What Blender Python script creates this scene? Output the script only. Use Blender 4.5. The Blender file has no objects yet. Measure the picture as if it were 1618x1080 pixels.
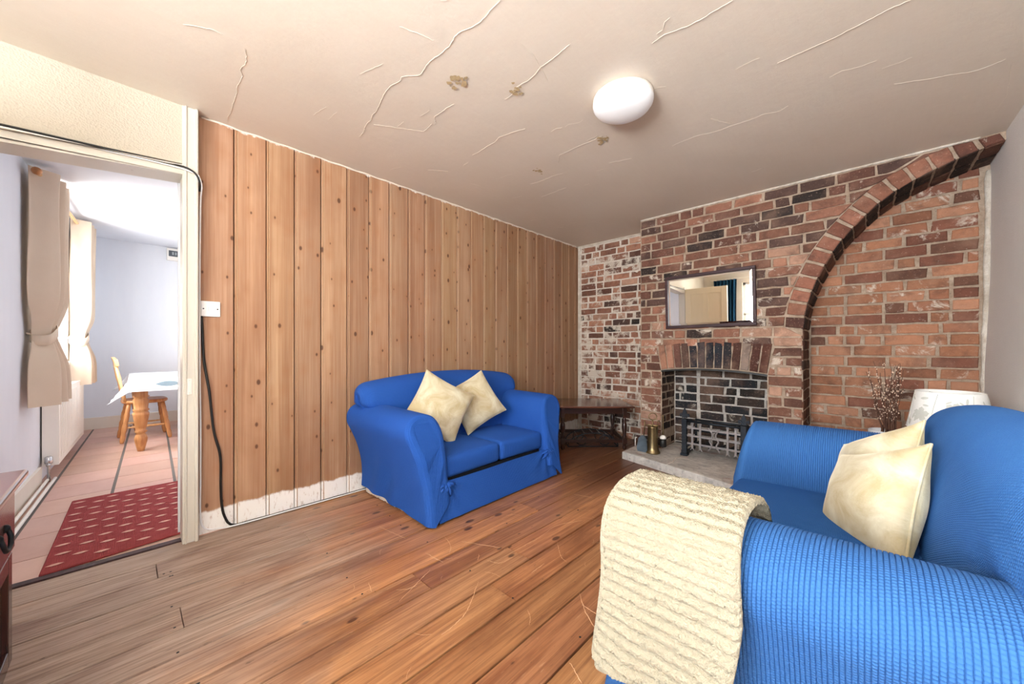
import bpy, bmesh, math, random
import numpy as np
from mathutils import Vector
random.seed(7); rng = np.random.default_rng(5)
SC = bpy.context.scene; COL = SC.collection
PI = math.pi

# ------------------------------------------------------------------ helpers
def lin(h):
    h = h.lstrip('#')
    v = [int(h[i:i+2], 16)/255 for i in (0, 2, 4)]
    return tuple(x/12.92 if x <= .04045 else ((x+.055)/1.055)**2.4 for x in v)

class MB:
    """collects polygons, then links them as one mesh object"""
    def __init__(s): s.v=[]; s.f=[]; s.m=[]; s.uv=[]; s.c=[]; s.sm=[]; s.cur=(1,1,1,0)
    def add(s, vs, fs, mi=0, smooth=False, uvs=None):
        b=len(s.v); s.v += [tuple(map(float,p)) for p in vs]
        s.c += [s.cur]*len(vs)
        s.uv += list(uvs) if uvs is not None else [(0,0)]*len(vs)
        for f in fs: s.f.append(tuple(b+i for i in f)); s.m.append(mi); s.sm.append(smooth)
        return s
    def box(s, x0,x1,y0,y1,z0,z1, mi=0, bev=0.0, seg=2):
        if bev<=0:
            v=[(x0,y0,z0),(x1,y0,z0),(x1,y1,z0),(x0,y1,z0),(x0,y0,z1),(x1,y0,z1),(x1,y1,z1),(x0,y1,z1)]
            return s.add(v,[(0,3,2,1),(4,5,6,7),(0,1,5,4),(1,2,6,5),(2,3,7,6),(3,0,4,7)],mi)
        bm=bmesh.new(); bmesh.ops.create_cube(bm,size=1)
        for w in bm.verts: w.co=Vector(((x0+x1)/2+w.co.x*(x1-x0),(y0+y1)/2+w.co.y*(y1-y0),(z0+z1)/2+w.co.z*(z1-z0)))
        bmesh.ops.bevel(bm,geom=bm.edges[:],offset=bev,segments=seg,profile=.5,affect='EDGES')
        return s.bm(bm,mi,False)
    def bm(s,bm,mi=0,smooth=False):
        bm.verts.index_update()
        s.add([w.co[:] for w in bm.verts],[[q.index for q in f.verts] for f in bm.faces],mi,smooth); bm.free(); return s
    def obox(s, c, ax, half, mi=0):
        """oriented box: centre, three axes, half sizes"""
        c=Vector(c); a=[Vector(q).normalized()*h for q,h in zip(ax,half)]
        v=[c+a[0]*i+a[1]*j+a[2]*k for k in(-1,1) for (i,j) in((-1,-1),(1,-1),(1,1),(-1,1))]
        return s.add(v,[(0,3,2,1),(4,5,6,7),(0,1,5,4),(1,2,6,5),(2,3,7,6),(3,0,4,7)],mi)
    def tube(s, path, r, n=8, mi=0, cap=True, flat=None):
        P=[Vector(p) for p in path]; L=len(P)
        rr=r if hasattr(r,'__len__') else [r]*L
        T=[(P[min(i+1,L-1)]-P[max(i-1,0)]).normalized() for i in range(L)]
        up=Vector((0,0,1)) if abs(T[0].z)<.9 else Vector((1,0,0))
        nrm=(up-T[0]*up.dot(T[0])).normalized(); vs=[];fs=[]
        for i in range(L):
            nrm=(nrm-T[i]*nrm.dot(T[i]))
            nrm=nrm.normalized() if nrm.length>1e-6 else T[i].orthogonal().normalized()
            b=T[i].cross(nrm)
            for k in range(n):
                a=2*PI*k/n; vs.append(P[i]+(nrm*math.cos(a)+b*math.sin(a)*(flat or 1))*rr[i])
        for i in range(L-1):
            for k in range(n): fs.append((i*n+k,i*n+(k+1)%n,(i+1)*n+(k+1)%n,(i+1)*n+k))
        if cap: fs+= [tuple(range(n))[::-1],tuple(range((L-1)*n,L*n))]
        return s.add(vs,fs,mi,True)
    def lathe(s, prof, o=(0,0,0), n=24, mi=0, axis=None, sx=1, sy=1):
        """prof: (r,z) pairs; axis: direction of z"""
        ax=Vector(axis).normalized() if axis is not None else Vector((0,0,1))
        e1=ax.orthogonal().normalized() if axis is not None else Vector((1,0,0)); e2=ax.cross(e1)
        o=Vector(o); vs=[];fs=[];L=len(prof)
        for r,z in prof:
            for k in range(n):
                a=2*PI*k/n; vs.append(o+ax*z+e1*(r*math.cos(a)*sx)+e2*(r*math.sin(a)*sy))
        for i in range(L-1):
            for k in range(n): fs.append((i*n+k,i*n+(k+1)%n,(i+1)*n+(k+1)%n,(i+1)*n+k))
        fs+=[tuple(range(n))[::-1],tuple(range((L-1)*n,L*n))]
        return s.add(vs,fs,mi,True)
    def grid(s, P, uv=None, mi=0, closed=False, smooth=True, flip=False):
        """P: array [nu,nv,3]"""
        nu,nv=P.shape[:2]; fs=[]
        for i in range(nu-1):
            for j in range(nv if closed else nv-1):
                q=(i*nv+j,(i+1)*nv+j,(i+1)*nv+(j+1)%nv,i*nv+(j+1)%nv)
                fs.append(q[::-1] if flip else q)
        return s.add(P.reshape(-1,3),fs,mi,smooth,None if uv is None else [tuple(x) for x in uv.reshape(-1,2)])
    def prism(s, poly, axis, a0, a1, mi=0):
        """extrude a 2-D polygon along world axis 0/1/2 (concave allowed)"""
        def p3(p,t):
            return [(t,p[0],p[1]),(p[0],t,p[1]),(p[0],p[1],t)][axis]
        bm=bmesh.new(); lo=[bm.verts.new(p3(p,a0)) for p in poly]; hi=[bm.verts.new(p3(p,a1)) for p in poly]
        n=len(poly); caps=[bm.faces.new(lo),bm.faces.new(hi)]
        for i in range(n): bm.faces.new((lo[i],lo[(i+1)%n],hi[(i+1)%n],hi[i]))
        bm.normal_update(); bmesh.ops.triangulate(bm,faces=caps,ngon_method='EAR_CLIP')
        bmesh.ops.recalc_face_normals(bm,faces=bm.faces[:])
        return s.bm(bm,mi)
    def build(s, name, mats, parent=None, loc=None, weld=False):
        me=bpy.data.meshes.new(name); me.from_pydata(s.v,[],s.f)
        if not isinstance(mats,(list,tuple)): mats=[mats]
        for m in mats: me.materials.append(m)
        me.polygons.foreach_set('material_index',s.m); me.polygons.foreach_set('use_smooth',s.sm)
        ul=me.uv_layers.new(name='UVMap'); li=np.zeros(len(me.loops),dtype=np.int32); me.loops.foreach_get('vertex_index',li)
        ul.data.foreach_set('uv',np.array(s.uv,dtype=np.float32)[li].ravel())
        ca=me.color_attributes.new('bc','FLOAT_COLOR','POINT'); ca.data.foreach_set('color',np.array(s.c,dtype=np.float32).ravel())
        me.update(); me.validate()
        o=bpy.data.objects.new(name,me); COL.objects.link(o)
        if loc is not None: o.location=loc
        if parent is not None: o.parent=parent
        if weld:
            bm=bmesh.new(); bm.from_mesh(me); bmesh.ops.remove_doubles(bm,verts=bm.verts[:],dist=1e-5); bmesh.ops.recalc_face_normals(bm,faces=bm.faces[:]); bm.to_mesh(me); bm.free()
        return o

def tag(o,label=None,cat=None,group=None,kind=None):
    for k,v in (('label',label),('category',cat),('group',group),('kind',kind)):
        if v: o[k]=v
    return o
def thing(name,label,cat,loc=(0,0,0),rz=0,group=None):
    o=bpy.data.objects.new(name,None); COL.objects.link(o); o.location=loc; o.rotation_euler=(0,0,rz); o.empty_display_size=.1
    return tag(o,label,cat,group)
def structure(mb,name,mats,label=None,cat=None,**k):
    return tag(mb.build(name,mats,**k),label,cat,kind='structure')
def spline(pts,n):
    """Catmull-Rom through pts, resampled to n points evenly by length"""
    p=np.array(pts,float); q=np.vstack([2*p[0]-p[1],p,2*p[-1]-p[-2]]); out=[]
    for i in range(1,len(q)-2):
        for t in np.linspace(0,1,24,endpoint=False):
            a,b,c,d=q[i-1],q[i],q[i+1],q[i+2]
            out.append(.5*((2*b)+(c-a)*t+(2*a-5*b+4*c-d)*t*t+(3*b-a-3*c+d)*t**3))
    out.append(p[-1]); out=np.array(out)
    L=np.concatenate([[0],np.cumsum(np.linalg.norm(np.diff(out,axis=0),axis=1))])
    tt=np.linspace(0,L[-1],n)
    return np.stack([np.interp(tt,L,out[:,k]) for k in range(p.shape[1])],1), L[-1]
def vnoise(seed,n=9):
    r=np.random.default_rng(seed); F=r.normal(size=(n,3)); ph=r.uniform(0,6.28,n); F/=np.linalg.norm(F,axis=1)[:,None]; sc=r.uniform(.6,1.6,n)
    def f(P,freq=1.0): 
        return sum(np.sin((P@F[i])*freq*sc[i]*6.28+ph[i]) for i in range(n))/n*1.6
    return f
def rbox(sx,sy,sz,r,n=14,crown=0,crown_f=0,c=(0,0,0)):
    """soft box: returns list of 6 (grid, uv)"""
    h=np.array([sx/2,sy/2,sz/2]); out=[]; t=np.linspace(-1,1,n); t=np.sign(t)*(1-(1-np.abs(t))**1.5)
    for ax in range(3):
        for sg in (-1,1):
            a,b=[k for k in range(3) if k!=ax]
            A,B=np.meshgrid(t*h[a],t*h[b],indexing='ij'); P=np.zeros((n,n,3)); P[...,a]=A;P[...,b]=B;P[...,ax]=sg*h[ax]
            core=np.clip(P,-(h-r),h-r); d=P-core; d/=np.maximum(np.linalg.norm(d,axis=2,keepdims=True),1e-9); Q=core+d*r
            wx=np.clip(1-(Q[...,0]/h[0])**2,0,1); wy=np.clip(1-(Q[...,1]/h[1])**2,0,1); wz=np.clip(1-(Q[...,2]/h[2])**2,0,1)
            Q[...,2]+=crown*wx*wy*(Q[...,2]>0); Q[...,1]+=crown_f*wx*wz*np.sign(Q[...,1])
            uv=np.stack([Q[...,0]+ (Q[...,1] if ax==0 else 0),Q[...,1]+Q[...,2]],-1) if ax else np.stack([Q[...,1],Q[...,2]],-1)
            out.append((Q+np.array(c),uv,(sg>0)!=(ax==1)))
    return out
def add_rbox(mb,*a,mi=0,**k):
    for P,uv,fl in rbox(*a,**k): mb.grid(P,uv,mi,flip=not fl)
    return mb

# ------------------------------------------------------------------ materials
class NT:
    def __init__(s,name):
        s.m=bpy.data.materials.new(name); s.m.use_nodes=True; s.t=s.m.node_tree; s.n=s.t.nodes; s.b=s.n['Principled BSDF']; s.co=s.n.new('ShaderNodeTexCoord')
    def N(s,t,**k):
        d=s.n.new('ShaderNode'+t)
        for a,v in k.items():
            if hasattr(d,a): setattr(d,a,v)
        return d
    def L(s,a,b): s.t.links.new(a,b); return s
    def val(s,x,sock):
        if isinstance(x,(int,float)): sock.default_value=x
        elif isinstance(x,tuple): sock.default_value=x if len(x)==4 or sock.type=='VECTOR' else (*x,1)
        else: s.L(x,sock)
    def mapv(s,scale=(1,1,1),src='Object',rot=(0,0,0),loc=(0,0,0)):
        q=s.N('Mapping'); q.inputs['Scale'].default_value=scale; q.inputs['Rotation'].default_value=rot; q.inputs['Location'].default_value=loc
        s.L(s.co.outputs[src] if isinstance(src,str) else src,q.inputs['Vector']); return q.outputs[0]
    def noise(s,vec,scale=5,detail=4,rough=.55,dist=0,dim='3D',w=None):
        q=s.N('TexNoise'); q.inputs['Scale'].default_value=scale; q.inputs['Detail'].default_value=detail; q.inputs['Roughness'].default_value=rough; q.inputs['Distortion'].default_value=dist
        if w is not None: q.noise_dimensions='4D'; s.val(w,q.inputs['W'])
        s.L(vec,q.inputs['Vector']); return q.outputs['Fac']
    def voro(s,vec,scale=5,rnd=1.0):
        q=s.N('TexVoronoi'); q.inputs['Scale'].default_value=scale; q.inputs['Randomness'].default_value=rnd; s.L(vec,q.inputs['Vector']); return q
    def math(s,op,a,b=0,c=0,clamp=False):
        q=s.N('Math',operation=op); q.use_clamp=clamp
        for i,x in enumerate((a,b,c)): s.val(x,q.inputs[i])
        return q.outputs[0]
    def ramp(s,f,stops,interp='LINEAR'):
        q=s.N('ValToRGB'); q.color_ramp.interpolation=interp; e=q.color_ramp.elements
        while len(e)<len(stops): e.new(.5)
        for i,(p,c) in enumerate(stops):
            e[i].position=p; e[i].color=(c,c,c,1) if isinstance(c,(int,float)) else (*c[:3],1)
        s.L(f,q.inputs[0]); return q.outputs[0]
    def mix(s,f,a,b,bt='MIX'):
        q=s.N('Mix',data_type='RGBA',blend_type=bt); s.val(f,q.inputs[0]); s.val(a,q.inputs[6]); s.val(b,q.inputs[7]); return q.outputs[2]
    def bump(s,h,strength=.3,dist=.01,prev=None):
        q=s.N('Bump'); q.inputs['Strength'].default_value=strength; q.inputs['Distance'].default_value=dist; s.L(h,q.inputs['Height'])
        if prev is not None: s.L(prev,q.inputs['Normal'])
        return q.outputs[0]
    def vc(s):
        q=s.N('VertexColor'); q.layer_name='bc'; return q.outputs['Color'],q.outputs['Alpha']
    def sep(s,vec):
        q=s.N('SeparateXYZ'); s.L(vec,q.inputs[0]); return q.outputs
    def out(s,color=None,rough=.6,metal=0,normal=None,spec=.5,sheen=0,sheen_tint=None,coat=0):
        b=s.b.inputs
        if color is not None: s.val(color,b['Base Color'])
        s.val(rough,b['Roughness']); b['Metallic'].default_value=metal; b['Specular IOR Level'].default_value=spec
        if sheen: b['Sheen Weight'].default_value=sheen; b['Sheen Roughness'].default_value=.4
        if sheen_tint: b['Sheen Tint'].default_value=(*sheen_tint,1)
        if coat: b['Coat Weight'].default_value=coat; b['Coat Roughness'].default_value=.15
        if normal is not None: s.L(normal,b['Normal'])
        return s.m

def plain(name,h,rough=.6,metal=0,var=.12,scale=20,bump=.05,spec=.5,stretch=(1,1,1),coat=0):
    t=NT(name); v=t.mapv(stretch); f=t.noise(v,scale,5); c=lin(h)
    col=t.mix(f,tuple(x*(1-var) for x in c),tuple(min(1,x*(1+var)) for x in c))
    return t.out(col,rough,metal,t.bump(f,bump,.004),spec,coat=coat)
def wood(name,dark,light,axis=0,scale=1.0,rough=.4,coat=0,spec=.5,knots=False):
    t=NT(name); sc=[30,30,30]; sc[axis]=2.2
    v=t.mapv(tuple(x*scale for x in sc)); f=t.noise(v,1,6,.6,1.2); f2=t.noise(t.mapv(tuple(x*scale*3 for x in sc)),1,3)
    col=t.mix(t.ramp(f,[(.3,0),(.7,1)]),lin(dark),lin(light)); col=t.mix(t.math('MULTIPLY',f2,.25),col,lin(dark))
    return t.out(col,rough,0,t.bump(f2,.06,.003),spec,coat=coat)

def m_plank():
    t=NT('knotty_pine_planks'); bc,al=t.vc(); w=t.math('MULTIPLY',al,40)
    v=t.mapv((1,1,1)); g=t.noise(t.mapv((14,14,.55)),1,5,.6,.6,w=w); g2=t.noise(t.mapv((90,90,1.6)),1,3,.6,.3,w=w)
    X,Y,Z=t.sep(t.co.outputs['Object'])
    k=t.N('CombineXYZ'); t.L(t.math('ADD',t.math('MULTIPLY',Y,9),t.math('MULTIPLY',w,3.7)),k.inputs[0]); t.L(t.math('ADD',t.math('MULTIPLY',Z,5.4),t.math('MULTIPLY',w,7.3)),k.inputs[1])
    vo=t.voro(k.outputs[0],1,.95); vo.voronoi_dimensions='2D'
    sc=t.sep(vo.outputs['Color']); size=t.math('MULTIPLY',t.math('POWER',sc[0],3.0),.075)
    d=vo.outputs['Distance']; knot=t.math('SUBTRACT',1,t.math('DIVIDE',t.math('SUBTRACT',d,size),.05),clamp=True); knot=t.math('MULTIPLY',knot,t.math('GREATER_THAN',sc[0],.42))
    halo=t.math('SUBTRACT',1,t.math('DIVIDE',d,.34),clamp=True)
    col=t.mix(t.ramp(g,[(.3,0),(.7,1)]),lin('#a37c60'),lin('#c8a484')); col=t.mix(t.math('MULTIPLY',t.ramp(g2,[(.4,0),(.75,1)]),.55),col,lin('#9a6640'))
    col=t.mix(1.0,col,bc,'MULTIPLY'); col=t.mix(t.math('MULTIPLY',halo,.32),col,lin('#a06a42'))
    col=t.mix(t.math('MULTIPLY',knot,.85),col,lin('#4a2a1a'))
    pat=t.noise(t.mapv((1,2.2,1.6)),1,4,.6,.4); col=t.mix(t.math('MULTIPLY',t.ramp(pat,[(.45,0),(.72,1)]),.35),col,lin('#8a5636'))
    # limewashed foot of the boards
    e=t.math('ADD',Z,t.math('MULTIPLY',t.noise(t.mapv((6,14,3)),1,4),.05)); white=t.math('DIVIDE',t.math('SUBTRACT',.160,e),.012,clamp=True)
    sc2=t.ramp(t.noise(t.mapv((40,60,18)),1,5,.7),[(.33,.45),(.45,1)]); white=t.math('MULTIPLY',white,sc2)
    top=t.math('DIVIDE',t.math('SUBTRACT',t.math('ADD',Z,t.math('MULTIPLY',t.noise(t.mapv((10,22,10)),1,4),.06)),2.342),.012,clamp=True)
    col=t.mix(t.math('MAXIMUM',white,top),col,lin('#f5f2ed'))
    return t.out(col,.55,0,t.bump(g2,.12,.002),.35)
def m_floor():
    t=NT('worn_floorboards'); bc,al=t.vc(); w=t.math('MULTIPLY',al,50)
    g=t.noise(t.mapv((13,.7,1)),1,6,.62,.9,w=w); g2=t.noise(t.mapv((110,3.2,1)),1,4,.6,.5,w=w)
    col=t.mix(t.ramp(g,[(.34,0),(.5,.55),(.64,1)]),lin('#8c5734'),lin('#cb9668')); col=t.mix(t.math('MULTIPLY',t.ramp(g2,[(.42,0),(.62,1)]),.55),col,lin('#74462c'))
    col=t.mix(1.0,col,bc,'MULTIPLY')
    X,Y,Z=t.sep(t.co.outputs['Object'])
    k=t.N('CombineXYZ'); t.L(t.math('ADD',t.math('MULTIPLY',X,8),t.math('MULTIPLY',w,3.7)),k.inputs[0]); t.L(t.math('ADD',t.math('MULTIPLY',Y,4.0),t.math('MULTIPLY',w,5.3)),k.inputs[1])
    vo=t.voro(k.outputs[0],1,.95); vo.voronoi_dimensions='2D'; s0=t.sep(vo.outputs['Color']); d=vo.outputs['Distance']
    knot=t.math('MULTIPLY',t.math('SUBTRACT',1,t.math('DIVIDE',t.math('SUBTRACT',d,t.math('MULTIPLY',s0[1],.10)),.05),clamp=True),t.math('GREATER_THAN',s0[0],.55))
    col=t.mix(t.math('MULTIPLY',knot,.8),col,lin('#351a10'))
    # grey traffic-worn patch inside the doorway
    nb=t.noise(t.mapv((3,1.2,1)),1,5,.65,.6); dx=t.math('DIVIDE',t.math('ADD',X,2.25),.95); dy=t.math('DIVIDE',t.math('SUBTRACT',Y,.12),.78)
    r=t.math('ADD',t.math('MULTIPLY',dx,dx),t.math('MULTIPLY',dy,dy)); r=t.math('ADD',r,t.math('MULTIPLY',t.math('SUBTRACT',nb,.5),2.4))
    worn=t.math('SUBTRACT',1.35,r,clamp=True); worn=t.math('MULTIPLY',worn,.86)
    grey=t.mix(t.ramp(g2,[(.35,0),(.7,1)]),lin('#b9a698'),lin('#7a675b')); col=t.mix(worn,col,grey)
    st=t.noise(t.mapv((4,1.5,1),loc=(3,1,0)),1,5,.6,.3); st=t.ramp(st,[(.50,0),(.66,1)]); fk=t.ramp(t.noise(t.mapv((70,12,1),loc=(2,5,0)),1,4,.65),[(.64,0),(.70,1)]); col=t.mix(t.math('MULTIPLY',fk,.6),col,lin('#3f2c22')); col=t.mix(t.math('MULTIPLY',st,.5),col,lin('#5c3020'))
    # darker red-brown towards the fireplace wall
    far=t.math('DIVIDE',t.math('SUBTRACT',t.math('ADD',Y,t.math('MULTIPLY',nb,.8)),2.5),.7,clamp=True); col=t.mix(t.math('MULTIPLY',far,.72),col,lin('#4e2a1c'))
    scf=t.ramp(t.noise(t.mapv((60,9,1),rot=(0,0,.5)),1,3,.7),[(.66,0),(.72,1)]); col=t.mix(t.math('MULTIPLY',scf,.25),col,lin('#d9b592'))
    ro=t.math('ADD',t.math('MULTIPLY',g2,.25),t.math('ADD',t.math('MULTIPLY',worn,.25),.24))
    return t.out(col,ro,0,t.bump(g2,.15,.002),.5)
def m_brick():
    t=NT('old_brick'); bc,al=t.vc(); v=t.mapv(); f=t.noise(v,22,6,.65); f2=t.noise(v,90,4,.6); f3=t.noise(t.mapv(loc=(5,2,1)),9,6,.7,.5)
    col=t.mix(1.0,bc,t.mix(f,(.6,.58,.56),(1.3,1.28,1.26)),'MULTIPLY')
    f4=t.noise(t.mapv(loc=(1,7,3)),7,5,.65,.4); col=t.mix(t.math('MULTIPLY',t.ramp(f4,[(.50,0),(.68,1)]),.55),col,lin('#43302a')); f5=t.noise(t.mapv(loc=(9,1,4)),5,4,.6); col=t.mix(t.math('MULTIPLY',t.ramp(f5,[(.5,0),(.7,1)]),.30),col,lin('#a98672')); sp=t.ramp(f2,[(.60,0),(.72,1)]); col=t.mix(t.math('MULTIPLY',sp,.35),col,lin('#caa894'))
    lime=t.math('SUBTRACT',t.math('ADD',f3,al),.78); lime=t.math('DIVIDE',lime,.10,clamp=True)
    col=t.mix(t.math('MULTIPLY',lime,.85),col,lin('#cfc3b4'))
    return t.out(col,.88,0,t.bump(t.math('ADD',f,t.math('MULTIPLY',f2,.6)),.5,.008),.25)
def m_mortar(name,a,b,c):
    t=NT(name); v=t.mapv(); f=t.noise(v,14,6,.7); f2=t.noise(v,120,4,.7)
    col=t.mix(t.ramp(f,[(.35,0),(.65,1)]),lin(a),lin(b)); col=t.mix(t.ramp(f2,[(.58,0),(.75,1)]),col,lin(c))
    return t.out(col,.95,0,t.bump(t.math('ADD',f,f2),.7,.01),.2)
def m_knit(name,c0,c1,p,q,strength,dist,real=False):
    """rib-knit stretch fabric; UV in metres, ribs every p, stitches every q"""
    t=NT(name); U,V,_=t.sep(t.co.outputs['UV'])
    a=t.math('ABSOLUTE',t.math('SINE',t.math('MULTIPLY',U,PI/p)))
    row=t.math('MULTIPLY',t.math('FLOOR',t.math('DIVIDE',U,p)),.5*PI)
    b=t.math('ABSOLUTE',t.math('SINE',t.math('ADD',t.math('MULTIPLY',V,PI/q),row)))
    hgt=t.math('MULTIPLY',t.math('POWER',b,.5),1.0) if real else t.math('MULTIPLY',t.math('POWER',a,.6),t.math('ADD',t.math('MULTIPLY',t.math('POWER',b,.5),.45),.55))
    fz=t.noise(t.mapv(),260,3,.6); f=t.noise(t.mapv(),3,4,.6)
    col=t.mix(t.math('ADD',t.math('MULTIPLY',fz,.5),t.math('MULTIPLY',f,.5)),lin(c0),lin(c1))
    n=t.bump(hgt,strength,dist); n=t.bump(fz,.15,.001,n)
    return t.out(col,.8,0,n,.2,sheen=.08,sheen_tint=lin('#5f90ff'))
def m_velvet():
    t=NT('cream_velvet'); f=t.noise(t.mapv(),7,5,.6,.8); f2=t.noise(t.mapv(),160,3)
    col=t.mix(t.ramp(f,[(.38,0),(.66,1)]),lin('#bfae86'),lin('#ddd6bc'))
    return t.out(col,.6,0,t.bump(t.math('ADD',t.math('MULTIPLY',f,2.2),t.math('MULTIPLY',f2,.25)),.35,.012),.3,sheen=.6,sheen_tint=lin('#fff6dc'))
def m_plush():
    t=NT('cream_plush'); f=t.noise(t.mapv(),150,3,.7); f2=t.noise(t.mapv(),6,4)
    col=t.mix(t.math('ADD',t.math('MULTIPLY',f,.5),t.math('MULTIPLY',f2,.5)),lin('#9e947c'),lin('#c0b8a3'))
    return t.out(col,.9,0,t.bump(f,1.0,.010),.15,sheen=.2,sheen_tint=lin('#fff4d8'))
def m_ceiling():
    t=NT('cream_ceiling_paint'); f=t.noise(t.mapv((1,1,1)),1.3,5,.6); f2=t.noise(t.mapv((60,7,1),rot=(0,0,.35)),1,4,.6,.4); f3=t.noise(t.mapv(),9,6,.65)
    col=t.mix(f,lin('#d2c6b6'),lin('#dfd5c8')); col=t.mix(t.math('MULTIPLY',f2,.16),col,lin('#bda98f'))
    h=t.math('ADD',t.math('MULTIPLY',f2,.5),f3)
    return t.out(col,.42,0,t.bump(h,.17,.01),.4)
def m_paper(name,a,b,sc=70,st=.5):
    t=NT(name); f=t.noise(t.mapv(),sc,4,.6); f2=t.noise(t.mapv(),3,5,.6); vo=t.voro(t.mapv(),sc*1.6)
    col=t.mix(f2,lin(a),lin(b)); h=t.math('ADD',f,t.math('MULTIPLY',vo.outputs['Distance'],.6))
    return t.out(col,.75,0,t.bump(h,st,.008),.25)
def m_gloss_paint(name,a,b,chip=None,rough=.35):
    t=NT(name); f=t.noise(t.mapv((8,8,2)),1,5,.6); ch=t.ramp(t.noise(t.mapv((26,26,14)),1,5,.7),[(.70,0),(.735,1)])
    col=t.mix(f,lin(a),lin(b))
    if chip: col=t.mix(t.math('MULTIPLY',ch,.8),col,lin(chip))
    return t.out(col,rough,0,t.bump(f,.12,.006),.45)
def m_tile():
    t=NT('terracotta_tile'); bc,al=t.vc(); f=t.noise(t.mapv(),5,5,.6,.5); f2=t.noise(t.mapv((4,30,1)),1,4)
    col=t.mix(f,lin('#bb9080'),lin('#d6b5a5')); col=t.mix(t.math('MULTIPLY',f2,.3),col,lin('#b0846f')); col=t.mix(1.0,col,bc,'MULTIPLY')
    return t.out(col,.42,0,t.bump(f,.1,.004),.45)
def m_rug():
    t=NT('red_flatweave'); f=t.noise(t.mapv(),30,4); w=t.N('TexWave',wave_type='BANDS',bands_direction='Y'); w.inputs['Scale'].default_value=60; w.inputs['Distortion'].default_value=1; t.L(t.mapv(),w.inputs['Vector'])
    col=t.mix(f,lin('#87393b'),lin('#a6514f')); col=t.mix(t.math('MULTIPLY',w.outputs['Fac'],.3),col,lin('#722c30'))
    return t.out(col,.95,0,t.bump(w.outputs['Fac'],.4,.003),.1)
def m_stone():
    t=NT('hearth_stone'); f=t.noise(t.mapv((6,11,6)),1,6,.7,.8); f2=t.noise(t.mapv((25,40,25)),1,5,.7); X,Y,Z=t.sep(t.co.outputs['Object'])
    col=t.mix(t.ramp(f,[(.3,0),(.7,1)]),lin('#9f9a95'),lin('#d9d4cb')); col=t.mix(t.ramp(f2,[(.52,0),(.75,.7)]),col,lin('#625e5c'))
    red=t.ramp(t.noise(t.mapv((7,9,7),loc=(2,0,0)),1,4,.6),[(.56,0),(.68,1)]); col=t.mix(t.math('MULTIPLY',red,.4),col,lin('#a06a58'))
    return t.out(col,.8,0,t.bump(t.math('ADD',f,f2),.5,.01),.3)
def m_glass():
    t=NT('window_glass'); m=t.N('MixShader'); a=t.N('BsdfTransparent'); g=t.N('BsdfGlossy'); g.inputs['Roughness'].default_value=.02
    m.inputs[0].default_value=.06; t.L(a.outputs[0],m.inputs[1]); t.L(g.outputs[0],m.inputs[2]); t.L(m.outputs[0],t.n['Material Output'].inputs[0]); return t.m
def m_lampshade():
    t=NT('white_shade_fabric'); f=t.noise(t.mapv((120,120,120)),1,3); col=t.mix(f,lin('#eceae4'),lin('#fbfaf6'))
    t.b.inputs['Subsurface Weight'].default_value=0
    return t.out(col,.85,0,t.bump(f,.15,.002),.2)
def m_cloth(name,a,b,sc=180):
    t=NT(name); f=t.noise(t.mapv((1,1,1)),sc,3); f2=t.noise(t.mapv(),4,4); col=t.mix(f2,lin(a),lin(b))
    return t.out(col,.85,0,t.bump(f,.2,.002),.2)

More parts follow.
